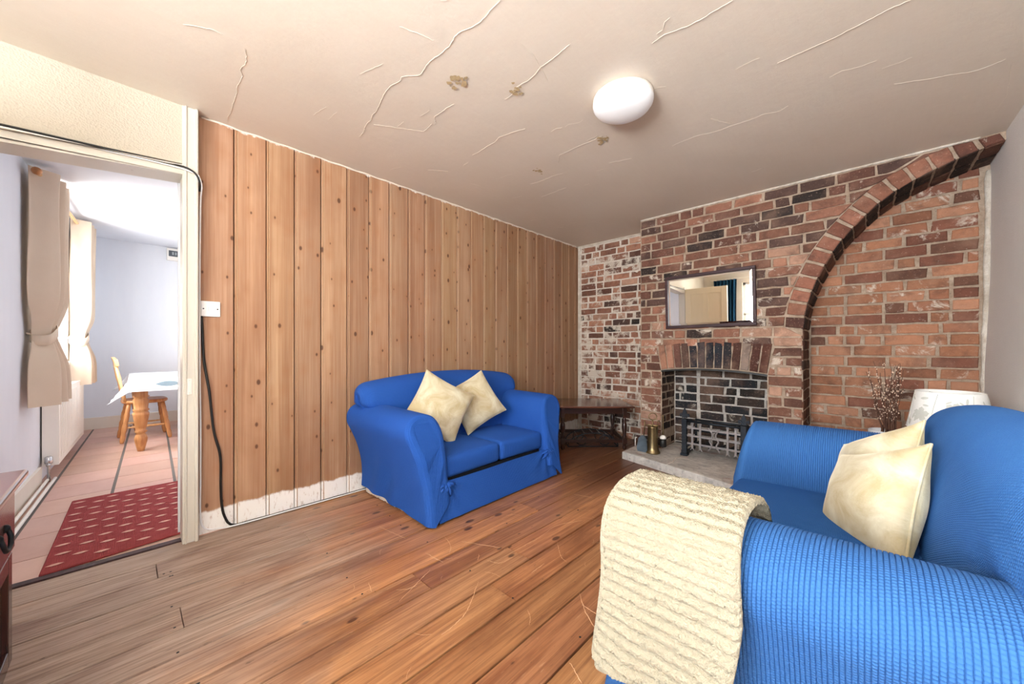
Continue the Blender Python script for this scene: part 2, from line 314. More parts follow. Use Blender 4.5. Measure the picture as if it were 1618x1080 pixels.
M=dict(plank=m_plank(),floor=m_floor(),brick=m_brick(),
 mortar=m_mortar('tan_mortar','#947f6d','#b8a592','#7a6655'),lime=m_mortar('lime_mortar','#bfb2a3','#ddd5ca','#9b8f84'),soot=m_mortar('sooty_mortar','#a09890','#cfc8bf','#5f5a56'),
 knit=m_knit('blue_rib_knit','#1a4798','#2c60b6',.0085,.007,.55,.003),knit_big=m_knit('blue_rib_knit_coarse','#295590','#3d70aa',.0082,.0070,.5,.003,True),
 knit_seat=m_knit('blue_rib_knit_seat','#1f4f90','#3068aa',.0085,.0070,.8,.004),
 velvet=m_velvet(),plush=m_plush(),ceiling=m_ceiling(),
 anaglypta=m_paper('embossed_cream_paper','#bcb3a2','#c9c1b1',75,.45),wall_grey=m_paper('speckled_pale_paper','#e6e4e2','#f2f0ee',120,.6),rear=m_paper('rear_wall_paper','#c9c0b2','#d6cec2',90,.4),
 kwhite=m_gloss_paint('kitchen_white','#d7dbe2','#e2e5ea',None,.6),kskirt=m_gloss_paint('kitchen_skirting','#d9cfc0','#e4dccf',None,.5),
 cream=m_gloss_paint('cream_gloss','#c9c4b8','#d8d3c7','#7d6a54',.35),doorcream=m_gloss_paint('cream_door','#d9caa8','#e2d5b8',None,.4),
 tile=m_tile(),grout=plain('dark_grout','#6d6762',.9),rug=m_rug(),rugcream=plain('rug_cream','#cd9d8c',.95),stone=m_stone(),glass=m_glass(),
 white=plain('white_plastic','#eef0f2',.35,var=.03),offwhite=plain('white_enamel','#e8e4dc',.4,var=.04),rad=plain('radiator_white','#eeeae2',.35,var=.03),
 black=plain('black_rubber','#141210',.5),iron=plain('black_iron','#2c3036',.55,.6,.3,40,.3),greyiron=plain('burnished_iron','#8f8886',.5,.5,.3,40,.3),
 brass=plain('aged_brass','#8d7a58',.35,.9,.25,18,.08),steel=plain('steel','#5f6c76',.55,.5,.45,25,.15),chrome=plain('chrome','#c8c8c8',.15,1,.05),
 mahog=wood('mahogany','#291513','#4a2825',2,.6,.25,coat=.4),mahogx=wood('mahogany_top','#4a2a26','#7a4a40',0,.6,.18,coat=.5),oak=wood('dark_oak','#1d0f0b','#41241a',0,.8,.3,coat=.3),oaktop=wood('dark_oak_top','#3c2018','#6b4030',0,.7,.2,coat=.5),
 pine=wood('pine','#a8693a','#d7a066',2,.8,.4,coat=.15),pinepale=wood('pine_pale','#c08a54','#e5bd88',2,.8,.4),frame=wood('mirror_frame_wood','#2a1a1d','#4a3034',0,1,.5,spec=.3),
 curtain=m_cloth('beige_curtain','#c6b39d','#d6c5b1'),bluecurtain=m_cloth('teal_blue_curtain','#0d2e46','#154560'),tcloth=m_cloth('white_oilcloth','#eceef0','#f6f7f8'),
 shade=m_lampshade(),print_grey=plain('grey_print','#cfcfc6',.85,var=.05),leafblue=plain('leaf_blue','#9fb9c6',.8),leafgreen=plain('leaf_green','#86a878',.8),leafgrey=plain('leaf_grey','#c9c6bb',.8),
 pot=plain('white_pot','#e9ecef',.5,var=.04),twig=plain('dry_twig','#5a3a2c',.8),bud=plain('pale_bud','#e2c8b0',.8),crack=plain('filler_white','#e2d8c8',.6,var=.03),stain=plain('damp_stain','#b39c76',.8,var=.3,scale=60),
 scratch=plain('pale_scratch','#d8b08a',.7,var=.1),bead=plain('pale_bead','#b39271',.6,var=.2,scale=60),
 fringe=plain('cream_lining','#e6ddd0',.9),seat_dark=plain('painted_seat_shade','#15151c',.9),copper=plain('copper','#b07a50',.35,.7),
 lead=plain('grey_plastic','#9aa0a2',.5),window_p=plain('dark_panel','#4c5258',.3))
t_=NT('lit_diffuser'); t_.out(lin('#eef0f2'),.35); t_.b.inputs['Emission Color'].default_value=(1,.97,.93,1); t_.b.inputs['Emission Strength'].default_value=.03; M['lit']=t_.m
mm=NT('mirror_silver'); mm.out((.92,.93,.92),.015,1.0); M['mirror']=mm.m

# ------------------------------------------------------------------ the setting
CH=2.324                                   # ceiling height
XL,XR,YB,YR=-2.67,.60,4.0,-1.80            # plank wall, right wall, alcove wall, window wall
def ribbon(mb,pts,w,z,mi,seed,up=1):
    """thin irregular raised streak lying on a horizontal surface"""
    r=np.random.default_rng(seed); q=np.array(pts,float)
    if up>0: P,L=spline([(*p,0) for p in pts],max(6,int(len(pts)*9)))
    else:
        Ls=np.concatenate([[0],np.cumsum(np.linalg.norm(np.diff(q,axis=0),axis=1))]); n=max(8,int(Ls[-1]/.012)); tt=np.linspace(0,Ls[-1],n); P=np.zeros((n,3))
        for k in (0,1): P[:,k]=np.interp(tt,Ls,q[:,k])
        P[:,:2]+=np.interp(tt,np.linspace(0,Ls[-1],max(4,n//4)),r.normal(size=max(4,n//4)))[:,None]*np.array([.004,.007])
    n=len(P); P[:,:2]+=r.normal(size=(n,2))*w*.5
    vs=[];fs=[]
    for i in range(n):
        d=P[min(i+1,n-1)]-P[max(i-1,0)]; d/=np.linalg.norm(d)+1e-9; q=np.array((-d[1],d[0],0)); ww=w*(.25+.75*r.random())*(min(1,4*i/n+.15))*(min(1,4*(n-1-i)/n+.15))
        vs+= [(*(P[i]+q*ww)[:2],z),(*(P[i]+0*q)[:2],z+up*.6*w),(*(P[i]-q*ww)[:2],z)]
    for i in range(n-1):
        for k in (0,1): fs.append((3*i+k,3*i+k+1,3*i+4+k,3*i+3+k))
    mb.add(vs,fs,mi,True)
# floor
fl=MB(); r=np.random.default_rng(3)
xe=[XL-.08,-2.472]+[-2.472+.159*k for k in range(1,21)]
for i in range(len(xe)-1):
    gq=r.choice([.0036,.0044,.0056]); x0,x1=xe[i]+gq,xe[i+1]-.0022
    if x0>XR: break
    cuts=[YR-.1]
    y=YR-.1+r.uniform(.4,2.2)
    fixed={1:[.10],2:[.69],4:[.15]}
    cl=fixed.get(i,[r.uniform(.3,3.4)] if r.random()<.6 else [])
    cuts+=cl+[YB]
    for a,b in zip(cuts[:-1],cuts[1:]):
        s=.80+.36*r.random(); fl.cur=(s*r.uniform(.95,1.06),s*r.uniform(.93,1.04),s*r.uniform(.88,1.05),r.random())
        g=.0012; z=r.uniform(-.0012,.0)
        v=[(x0,a+g,z-.002),(x1,a+g,z-.002),(x1,b-g,z-.002),(x0,b-g,z-.002),(x0+.0012,a+g+.001,z),(x1-.0012,a+g+.001,z),(x1-.0012,b-g-.001,z),(x0+.0012,b-g-.001,z),(x0,a+g,-.03),(x1,a+g,-.03),(x1,b-g,-.03),(x0,b-g,-.03)]
        fl.add(v,[(4,5,6,7),(0,1,5,4),(1,2,6,5),(2,3,7,6),(3,0,4,7),(8,9,1,0),(9,10,2,1),(10,11,3,2),(11,8,0,3)],0)
fl.cur=(1,1,1,0); fl.box(XL-.1,XR+.1,YR-.1,YB+.05,-.1,-.028,1)
for k,pts in enumerate([[(-1.249,1.087),(-1.151,.948),(-1.119,.86),(-1.113,.79)],[(-1.306,1.234),(-1.297,1.557),(-1.309,1.745),(-1.237,1.901)],[(-1.34,1.223),(-1.28,1.251),(-1.27,1.329)],[(-1.617,1.051),(-1.484,1.064)],[(-1.565,1.046),(-1.508,1.063)],[(-.832,1.278),(-.726,1.269)],[(-.885,1.335),(-.803,1.256),(-.684,1.173)],[(-1.123,1.395),(-1.118,1.296)],[(-1.411,1.232),(-1.374,1.191)],[(-1.674,1.213),(-1.578,1.18),(-1.52,1.128)],[(-2.042,1.02),(-1.82,1.055)],[(-1.385,.774),(-1.476,.986)],[(-1.594,.743),(-1.521,.725)],[(-1.57,1.249),(-1.378,1.346)],[(-.711,1.017),(-.636,.977)],[(-1.0,1.75),(-.86,1.82)],[(-1.2,1.6),(-1.1,1.5),(-1.05,1.48)],[(-1.5,2.2),(-1.38,2.24)]]):
    ribbon(fl,pts,.0019,.0004,2,k)
for k in range(26):
    x=r.uniform(-1.9,-.55); y=r.uniform(.6,2.1); a=r.uniform(0,6.28); l=r.uniform(.02,.10)
    ribbon(fl,[(x,y),(x+l*.5*math.cos(a),y+l*.5*math.sin(a)),(x+l*math.cos(a+.2),y+l*math.sin(a+.2))],r.uniform(.0006,.0012),.0004,2,100+k)
for k in range(70):                        # nail heads along the joists
    i=r.integers(1,len(xe)-2); x=xe[i]+r.choice([.022,.137]); y=r.choice([.14,.69,1.13,1.55,2.0,2.42])+r.uniform(-.02,.02)
    fl.lathe([(.0045,.0002),(.004,.0009),(.001,.0011)],(x,y,0),8,3)
structure(fl,'floor',[M['floor'],M['black'],M['scratch'],M['iron']],'worn orange-brown bare floorboards with pale scratches','floor')
# ceiling with filled cracks and stains
ce=MB(); nx,ny=60,80; X,Y=np.meshgrid(np.linspace(XL-.1,XR+.12,nx),np.linspace(YR-.1,YB+.1,ny),indexing='ij'); vn=vnoise(4)
P=np.stack([X,Y,0*X],-1); P[...,2]=CH+vn(P,.45)*.004
ce.grid(P,flip=True); ce.box(XL-.1,XR+.12,YR-.1,YB+.1,CH+.02,CH+.1,0)
zc=CH-.0035
cr=[[(-.979,.957),(-1.129,.962),(-1.219,.937),(-1.516,.961),(-1.584,.918),(-1.711,.904),(-1.928,.934),(-2.225,.982)],[(-1.926,.349),(-2.005,.37),(-2.318,.385),(-2.607,.399)],[(-2.048,.984),(-1.91,1.211),(-1.80,1.215)],[(-1.80,1.22),(-1.63,1.185),(-1.57,1.20)],[(-.354,1.556),(-.655,1.535)],[(.118,2.009),(-.075,2.022),(-.289,2.041)],[(.366,3.514),(.093,3.57),(.032,3.657)],[(-1.165,1.998),(-1.479,2.006),(-1.56,2.08)],[(-1.106,1.423),(-1.061,1.274),(-1.045,1.171)],[(-1.348,1.363),(-1.098,1.318),(-.909,1.301)],[(.475,2.773),(.511,3.098),(.496,3.335),(.471,3.477)],[(-1.959,.158),(-1.912,.231),(-1.904,.281)],[(-1.9,1.6),(-1.62,1.58),(-1.45,1.62)],[(-2.3,1.5),(-2.2,1.62)],[(-.9,2.4),(-.62,2.42),(-.3,2.44)],[(.1,2.6),(.35,2.72),(.45,2.72)],[(-2.0,2.45),(-1.75,2.43)],[(-1.35,.75),(-1.3,.9)],[(-.2,2.9),(.1,2.95),(.3,2.97)],[(-1.9,2.2),(-1.62,2.22)]]
for k,p in enumerate(cr): ribbon(ce,p,.0026,zc+.0025,1,k,-1)
for k in range(40):
    x=r.uniform(-2.5,.4); y=r.uniform(.3,3.4); a=r.normal(0,.25)+(0 if r.random()<.7 else 1.4); l=r.uniform(.03,.16)
    ribbon(ce,[(x,y),(x+l*.5*math.cos(a),y+l*.5*math.sin(a)+.004),(x+l*math.cos(a),y+l*math.sin(a))],r.uniform(.0012,.0025),zc+.0025,1,200+k,-1)
for sx_,sy_,ra in [(-1.411,1.107,.055),(-1.266,1.343,.036),(-1.175,2.037,.04),(-1.721,2.066,.035)]:
    for q in range(16):
        cx,cy=sx_+r.normal()*ra*.5,sy_+r.normal()*ra*.5; rr=ra*r.uniform(.08,.36); n=13
        pts=[(cx+rr*r.uniform(.55,1.2)*math.cos(2*PI*k/n),cy+rr*r.uniform(.55,1.2)*math.sin(2*PI*k/n),zc-.0006-.00005*q) for k in range(n)]
        ce.add(pts,[tuple(range(n))[::-1]],2)
structure(ce,'ceiling',[M['ceiling'],M['crack'],M['stain']],'cream painted ceiling with filled cracks and brown stains','ceiling')
# plank wall
pw=MB(); ys=[.262,.438,.599,.754,.916,1.089,1.249,1.411,1.575,1.732,1.898,2.067,2.225,2.387,2.548,2.709,2.866,3.018,3.173,3.33,3.497,3.647,3.792,3.93,4.02]
tone=[.93,.97,.95,.86,.94,.76,.93,.80,.82,.84,.86,.84,.84,.74,.80,.72,.74,.77,.71,.74,.68,.71,.67,.68]  # own tone per board, plus light falloff painted darker towards the far corner
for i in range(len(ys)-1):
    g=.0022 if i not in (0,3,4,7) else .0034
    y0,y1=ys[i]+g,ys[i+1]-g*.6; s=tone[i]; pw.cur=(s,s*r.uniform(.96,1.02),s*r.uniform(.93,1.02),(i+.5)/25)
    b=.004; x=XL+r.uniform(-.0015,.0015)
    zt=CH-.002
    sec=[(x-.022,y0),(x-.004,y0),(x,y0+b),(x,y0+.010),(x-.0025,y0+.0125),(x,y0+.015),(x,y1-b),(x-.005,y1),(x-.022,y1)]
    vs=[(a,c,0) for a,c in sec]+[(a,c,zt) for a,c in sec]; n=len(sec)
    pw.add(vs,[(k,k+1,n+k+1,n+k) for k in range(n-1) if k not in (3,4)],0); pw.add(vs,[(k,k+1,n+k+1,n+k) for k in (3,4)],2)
pw.cur=(1,1,1,.5); pw.box(XL-.10,XL-.018,.2625,YB+.1,-.05,CH+.02,1)
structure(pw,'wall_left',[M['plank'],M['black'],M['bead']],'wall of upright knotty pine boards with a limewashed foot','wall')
# cobwebby filler bead where boards meet the ceiling
bd=MB(); pts=[(XL+.003,y,CH-.005+.002*math.sin(y*37)) for y in np.linspace(.29,3.98,120)]
bd.tube(pts,[.004+.003*r.random() for _ in pts],6)
structure(bd,'trim_1',M['crack'],'chipped white filler bead along the plank wall top','trim')
# wall above and beside the doorway
XD=-2.61
dw=MB()
def head(y): return 1.957+(y-.211)*.094      # the sagging door head
dw.prism([(-.60,head(-.60)+.075),(.215,head(.215)+.06),(.215,CH+.02),(-.60,CH+.02)],0,XD-.10,XD-.012)
dw.box(XD-.10,XD-.012,YR-.1,-.60,-.05,CH+.02)
structure(dw,'wall_doorway',M['anaglypta'],'cream embossed wallpaper above the doorway','wall')
# architrave: jamb post, head and back jamb
ar=MB()
for y0,y1,x,b in [(.206,.273,XD,.004),(.216,.224,XD+.006,.002),(.256,.270,XD+.009,.003)]:
    ar.box(x-.11 if x==XD else x-.02,x,y0,y1,-.002,CH-.002,0,b)
ar.box(XD-.16,XD-.015,.2115,.262,-.002,2.02,0,.004)
ar.box(XD-.16,XD,-.62,-.552,-.002,2.0,0,.004)
for dz0,dz1,x in [(-.002,.062,XD-.002),(.045,.062,XD+.012),(.012,.022,XD+.004)]:
    ar.prism([(-.60,head(-.60)+dz0+(.0 if dz0<0 else .005)),(.207,head(.207)+dz0),(.207,head(.207)+dz1-.024),(-.60,head(-.60)+dz1)],0,x-.15 if dz0<0 else x-.02,x)
ao=structure(ar,'trim_2',M['cream'],'chipped cream painted door frame','door frame')
kp=MB(); kp.box(XD-.001,XD+.003,.222,.246,.79,.875,0,.0015); kp.lathe([(.003,0),(.003,.0015)],(XD+.003,.234,.865),8,0,(1,0,0)); kp.lathe([(.003,0),(.003,.0015)],(XD+.003,.234,.80),8,0,(1,0,0))
tag(kp.build('strike_plate',M['offwhite'],ao),'painted-over strike plate')
th=MB(); th.box(-2.70,-2.655,-.6,.215,-.02,.007,0,.003); structure(th,'trim_3',M['frame'],'dark worn threshold strip across the doorway','threshold')
# right wall, window wall and the rest of the shell
rw=MB(); P=np.zeros((40,30,3)); yy=np.linspace(YR-.1,YB+.1,40); zz=np.linspace(-.05,CH+.03,30)
for i in range(40):
    for j in range(30): P[i,j]=(XR-.035*math.exp(-((zz[j]-.75)/.55)**2)+.006*math.sin(yy[i]*2.1+zz[j]*1.3),yy[i],zz[j])
rw.grid(P); rw.box(XR+.03,XR+.12,YR-.1,YB+.1,-.05,CH+.03)
structure(rw,'wall_right',M['wall_grey'],'pale speckled wallpaper on the uneven right wall','wall')
WX0,WX1,WZ0,WZ1=-1.88,.25,.78,2.10
we=MB()
for a in [(XL-.1,WX0,-.05,CH+.02),(WX1,XR+.12,-.05,CH+.02),(WX0,WX1,-.05,WZ0),(WX0,WX1,WZ1,CH+.02)]: we.box(a[0],a[1],YR-.16,YR,a[2],a[3])
structure(we,'wall_rear',M['rear'],'plain papered wall around the front window','wall')
wi=MB(); fr=.05
for a in [(WX0,WX0+fr,WZ0,WZ1),(WX1-fr,WX1,WZ0,WZ1),(WX0,WX1,WZ0,WZ0+fr),(WX0,WX1,WZ1-fr,WZ1),(WX0,WX1,1.42,1.46),((WX0+WX1)/2-.02,(WX0+WX1)/2+.02,WZ0,WZ1)]: wi.box(a[0],a[1],YR-.12,YR-.07,a[2],a[3],0,.004)
wi.box(WX0-.05,WX1+.05,YR-.07,YR+.06,WZ0-.03,WZ0,0,.006)
wo=structure(wi,'window_1',M['offwhite'],'white sash window in the wall behind','window')
gl=MB(); gl.box(WX0+.04,WX1-.04,YR-.098,YR-.094,WZ0+.04,WZ1-.04); gl.build('pane',M['glass'],wo)

# --- brickwork
def bricks(mb,org,U,V,N,z0,z1,course,ext,pal,seed,joint=.011,prot=(.004,.012),st=.222,hd=.108,hp=.35):
    org,U,V,N=[np.array(q,float) for q in (org,U,V,N)]; R=np.random.default_rng(seed); z=z0; row=0
    while z<z1-.02:
        zt=min(z+course*R.uniform(.96,1.04),z1); e=ext(z,zt)
        if e is None: z=zt; row+=1; continue
        for (a0,a1,b0,b1) in e:                       # left edge bottom/top, right edge bottom/top
            lo,hi=min(a0,a1),max(b0,b1); u=lo-(0 if row%2 else R.choice([.11,.05]))
            while u<hi-.012:
                l=(hd if R.random()<hp else st)*R.uniform(.94,1.05); u1=u+l
                if hi-u1<.06: u1=hi+.001
                def cl(x,t): 
                    L_=a0+(a1-a0)*t; H_=b0+(b1-b0)*t; return min(max(x,L_),H_)
                j=joint/2*R.uniform(.8,1.3); dz=R.normal()*.0012
                c=[(cl(u,0)+j,z+j+dz),(cl(u1,0)-j,z+j+dz),(cl(u1,1)-j,zt-j+dz),(cl(u,1)+j,zt-j+dz)]
                if max(c[1][0]-c[0][0],c[2][0]-c[3][0])>.022 and zt-z>.03:
                    w0=max(c[1][0],c[0][0]+.004); w1=max(c[2][0],c[3][0]+.004)
                    c[1]=(w0,c[1][1]); c[2]=(w1,c[2][1])
                    one_brick(mb,c,lambda p,d: org+U*p[0]+V*p[1]+N*d,R.uniform(*prot),pal((c[0][0]+c[2][0])/2,(z+zt)/2,R),R)
                u=u1
        z=zt; row+=1
def one_brick(mb,c,fn,d,colr,R,ch=.0045):
    pts=[]; 
    for k in range(4):
        a,b=np.array(c[k]),np.array(c[(k+1)%4]); L=np.linalg.norm(b-a); n=max(1,int(L/.045)); nn=np.array([a[1]-b[1],b[0]-a[0]])/(L+1e-9)
        for i in range(n):
            q=a+(b-a)*(i/n)+nn*R.normal()*.0018
            if i==0: q=q+(np.mean(np.array(c),0)-q)/np.linalg.norm(np.mean(np.array(c),0)-q)*R.uniform(0,.007)
            pts.append(q)
    ctr=np.mean(pts,0); n=len(pts); mb.cur=colr; vs=[]
    for dep,ins in ((-.012,0),(d-ch,0),(d,ch)):
        for q in pts:
            v=ctr-q; v=v/(np.linalg.norm(v)+1e-9); vs.append(fn(q+v*ins*1.3,dep+(R.normal()*.0007 if ins else 0)))
    fs=[tuple(range(2*n,3*n))]
    for lv in (0,1):
        for k in range(n): fs.append((lv*n+k,lv*n+(k+1)%n,(lv+1)*n+(k+1)%n,(lv+1)*n+k))
    mb.add(vs,fs,1)
def pick(R,cols,ws):
    c=lin(cols[R.choice(len(cols),p=np.array(ws)/sum(ws))]); s=R.uniform(.82,1.18); return tuple(min(1,x*s) for x in c)
BR=['#9d705c','#8c6251','#7a5546','#68473c','#ad8874','#54403a','#332b29']
def pal_breast(u,z,R):
    up=min(1,max(0,(z-.9)/1.2)); n=0.06  # higher bricks darker: soot, and weaker light put into the colour
    c=pick(R,BR,[3-2.4*up,2.5-1.5*up,2,1.2+1.8*up,1.6*(1-up)+.05,.5+3.0*up,.10+1.5*up*(1 if u<-.3 else .6)])
    return (*c,.20-.08*up+R.uniform(-.06,.10))
def pal_left(u,z,R):
    c=pick(R,BR,[2.2,2,1.6,1.2,1.4,.9,.5]); g=max(0,1-(u-XL)/.75)
    return (*c,.20+.15*g*max(.3,1-abs(z-.6))+R.uniform(-.05,.12))
def pal_right(u,z,R):
    up=min(1,max(0,(z-1.1)/1.0))
    c=pick(R,['#a5755b','#9e6d53','#ae7e64','#90624c','#7c5142','#67483b'],[2.4,2.2,2,1.2+up,.8+1.2*up,.35+.9*up]); return (*c,.13+R.uniform(-.05,.13))
def pal_soot(u,z,R):
    c=pick(R,['#2c2724','#3a322d','#4d4038','#26272a','#5c4a40'],[2,2,1.2,1.6,.7]); return (*c,.08+.12*max(0,.45-z)+R.uniform(0,.1))
def pal_dark(u,z,R):
    c=pick(R,['#5a3c30','#4a2f27','#6b4636','#33251f'],[2,2,1,1]); return (*c,.10+R.uniform(0,.08))
# alcove walls (left and right of the chimney breast)
wb=MB(); wb.box(XL-.1,XR+.12,YB+.004,YB+.12,-.05,CH+.02,0)
bricks(wb,(0,YB+.004,0),(1,0,0),(0,0,1),(0,-1,0),-.01,CH,.0775,lambda a,b:[(XL+.045,XL+.045,-1.64,-1.64)],pal_left,11,.013,(.001,.011),hp=.5)
wbl=structure(wb,'wall_back',[M['lime'],M['brick']],'limewashed old brick in the alcove left of the chimney breast','wall')
wr=MB(); wr.box(-.36,XR+.02,YB-.006,YB+.004,-.02,CH,0)
bricks(wr,(0,YB-.006,0),(1,0,0),(0,0,1),(0,-1,0),.005,CH,.0815,lambda a,b:[(-.35,-.35,XR-.045,XR-.045)],pal_right,12,.012,(.003,.010),hp=.25)
structure(wr,'wall_alcove',[M['mortar'],M['brick']],'orange brick wall inside the arched alcove','wall')
# chimney breast with half arch
intr=[(-.352,1.18),(-.340,1.30),(-.323,1.382),(-.268,1.553),(-.2,1.70),(-.112,1.845),(.002,1.975),(.089,2.060),(.199,2.130),(.327,2.188),(.468,2.235),(.61,2.268)]
IN,_=spline(intr,60); 
def nrm2(C):
    d=np.gradient(C,axis=0); d/=np.linalg.norm(d,axis=1)[:,None]; return np.stack([-d[:,1],d[:,0]],1)
TH=np.interp(np.linspace(0,1,60),[0,.3,.6,1],[.118,.122,.118,.10]); EX=IN+nrm2(IN)*TH[:,None]
def ex_x(z): return float(np.interp(z,EX[:,1],EX[:,0])) if z>EX[0,1] else -.352
YF=3.606; FX0,FX1=-1.44,-.585
def fz(x): t=(x-FX0)/(FX1-FX0); return .822+.030*4*t*(1-t)
out=[(-1.655,-.03),(FX0,-.03)]+[(x,fz(x)) for x in np.linspace(FX0,FX1,9)]+[(FX1,-.03),(-.352,-.03)]+[(float(p[0])-.006,float(p[1])+.004) for p in IN if p[0]<XR+.03]+[(XR+.03,CH+.01),(-1.655,CH+.01)]
cb=MB(); cb.prism(out,1,YF,YB+.02,0)
mid=(FX0+FX1)/2
LW0,LW1,LZ=-1.478,-.545,1.075
def ext_breast(a,b):
    rr=ex_x((b+a)/2); xb,xt=ex_x(a),ex_x(b); R_=(xb if a>EX[0,1] else -.352, xt if b>EX[0,1] else -.352)
    if b<=.83: return [(-1.655,-1.655,FX0,FX0),(FX1,FX1,-.352,-.352)]
    if a<LZ-.03:
        k=lambda z:(z-.82)/(LZ-.82)*.045
        return [(-1.655,-1.655,FX0-k(a),FX0-k(b)),(FX1+k(a),FX1+k(b),*R_)]
    return [(-1.655,-1.655,*R_)]
bricks(cb,(0,YF,0),(1,0,0),(0,0,1),(0,-1,0),.0,CH-.012,.0795,ext_breast,pal_breast,21,.012,(.004,.012),hp=.33)
# pier return, fireplace cheek and fire back
bricks(cb,(-.354,0,0),(0,1,0),(0,0,1),(1,0,0),0,1.26,.0795,lambda a,b:[(YF-.008,YF-.008,YB-.01,YB-.01)],pal_dark,22,.010,(.001,.006))
bricks(cb,(FX0-.002,0,0),(0,1,0),(0,0,1),(1,0,0),0,.83,.076,lambda a,b:[(YF-.006,YF-.006,3.93,3.93)],lambda u,z,R:(*pick(R,['#3a2a24','#4a342b','#2a2320','#5c4034'],[2,2,2,1]),.1+R.uniform(0,.08)),23,.010,(.001,.006))
cb.box(FX0-.02,FX1+.02,3.935,3.96,-.02,1.2,2)
bricks(cb,(0,3.935,0),(1,0,0),(0,0,1),(0,-1,0),0,1.0,.083,lambda a,b:[(FX0,FX0,-1.215,-1.215),(-1.20,-1.20,FX1,FX1)],pal_soot,24,.012,(.003,.008),hp=.3)
# big arch voussoirs
R=np.random.default_rng(31); nv=16; edges=np.linspace(0,58.6,nv+1)
for i in range(nv):
    a,b=edges[i]+.32,edges[i+1]-.32
    g=lambda C,t:np.array([np.interp(t,range(60),C[:,0]),np.interp(t,range(60),C[:,1])])
    i0,i1,e1,e0=g(IN,a),g(IN,b),g(EX,b),g(EX,a)
    cols=['#906150','#7c5143','#6a453a','#875c4b','#5b3d35']; cc=(*pick(R,cols,[2.2,2,1.4,1.5,1]),.10+R.uniform(0,.08))
    if e1[1]>CH-.012: e1[1]=CH-.012
    if e0[1]>CH-.014: e0[1]=CH-.014
    one_brick(cb,[i0,i1,e1,e0],lambda p,d:np.array([p[0],YF-d,p[1]]),R.uniform(.010,.017),cc,R)
    # soffit face of the arch, two bricks deep
    tdir=(i1-i0)/np.linalg.norm(i1-i0); L=np.linalg.norm(i1-i0); nn=np.array([tdir[1],-tdir[0]])
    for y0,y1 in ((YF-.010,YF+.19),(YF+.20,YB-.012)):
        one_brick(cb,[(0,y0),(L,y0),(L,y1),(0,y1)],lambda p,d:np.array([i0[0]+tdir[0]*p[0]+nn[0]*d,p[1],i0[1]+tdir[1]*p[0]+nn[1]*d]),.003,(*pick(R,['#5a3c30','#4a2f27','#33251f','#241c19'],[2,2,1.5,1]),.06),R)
# soldier course over the fireplace
ns=13
scol=['#a07560','#a87c68','#6b4a40','#59443c','#23272f','#262b34','#22262d','#282d35','#2b2a2e','#4a3029','#8a7a70','#4c2e27','#56362c']
for i in range(ns):
    u0,u1=i/ns,(i+1)/ns; x=lambda u:FX0-.004+(FX1-FX0+.008)*u; xt=lambda u:LW0+(LW1-LW0)*u
    q=[(x(u0)+.005,fz(x(u0))+.006),(x(u1)-.005,fz(x(u1))+.006),(xt(u1)-.006,LZ+.02*(1-(2*u1-1)**2)-R.uniform(0,.012)),(xt(u0)+.006,LZ+.02*(1-(2*u0-1)**2)-R.uniform(0,.012))]
    one_brick(cb,q,lambda p,d:np.array([p[0],YF-d,p[1]]),R.uniform(.010,.016),(*lin(scol[i]),.16 if i in(1,10,11) else .04),R)
cbo=structure(cb,'wall_chimney',[M['mortar'],M['brick'],M['soot']],'exposed brick chimney breast with half arch and fireplace opening','wall')
lb=MB(); lb.cur=(1,1,1,0)
pts=[(x,fz(x)-.006) for x in np.linspace(FX0-.002,FX1+.002,15)]
lb.prism([(a,b-.010) for a,b in pts]+[(a,b+.004) for a,b in pts[::-1]],1,YF-.012,YF+.06); lb.build('lintel_bar',M['black'],cbo)
lp=MB(); lp.prism([(FX0,.83),(FX1,.83),(FX1,1.2),(FX0,1.2)],1,YF+.11,YF+.13); lp.box(FX0-.01,FX1+.01,YF+.1,3.95,1.0,1.02)
structure(lp,'trim_4',M['black'],'dark throat inside the fireplace','chimney throat')
# plaster edge strips of the brick walls
es=MB(); R=np.random.default_rng(8)
def rough_strip(mb,p0,p1,w,n=40,r0=.008):
    p0,p1=np.array(p0),np.array(p1); mb.tube([p0+(p1-p0)*t+np.array([0,0,0]) for t in np.linspace(0,1,n)],[w*(.6+.6*R.random()) for _ in range(n)],7)
rough_strip(es,(XR-.042,YB-.012,0),(XR-.012,YB-.012,CH-.1),.020); rough_strip(es,(XL+.02,YB-.0,0),(XL+.02,YB,CH),.016)
rough_strip(es,(-1.65,YF-.004,CH-.004),(.5,YF-.004,CH-.004),.010,120); rough_strip(es,(XL,YB-.002,CH-.004),(-1.66,YB-.002,CH-.004),.010,60)
structure(es,'trim_5',M['lime'],'ragged plaster edges of the brick walls','trim')

# ------------------------------------------------------------------ kitchen beyond the doorway
KS=-.036                                     # the kitchen sits very slightly askew
def ky(x,y0): return y0+KS*(x+2.7)           # lines running away from the doorway
KX=-7.12
def kceil(x): return 2.235+(-2.8-x)*.0515
kt=MB(); R=np.random.default_rng(4)
for i in range(-2,8):
    for j in range(0,14):
        ya,yb=-.445+.333*i,-.445+.333*(i+1); xa,xb=-2.62-.345*j,-2.62-.345*(j+1)
        if j==0: xa=-2.66
        g,gx=.009,.003; s=R.uniform(.9,1.08); kt.cur=(s,s*R.uniform(.97,1.03),s*R.uniform(.96,1.04),R.random())
        q=[(xa-gx,ky(xa,ya)+g),(xb+gx,ky(xb,ya)+g),(xb+gx,ky(xb,yb)-g),(xa-gx,ky(xa,yb)-g)]
        kt.add([(*p,-.006) for p in q]+[(*p,.002) for p in q],[(7,6,5,4),(0,4,5,1),(1,5,6,2),(2,6,7,3),(3,7,4,0)],0)
kt.cur=(1,1,1,0); kt.box(KX-.1,-2.62,-1.2,2.6,-.1,-.002,1)
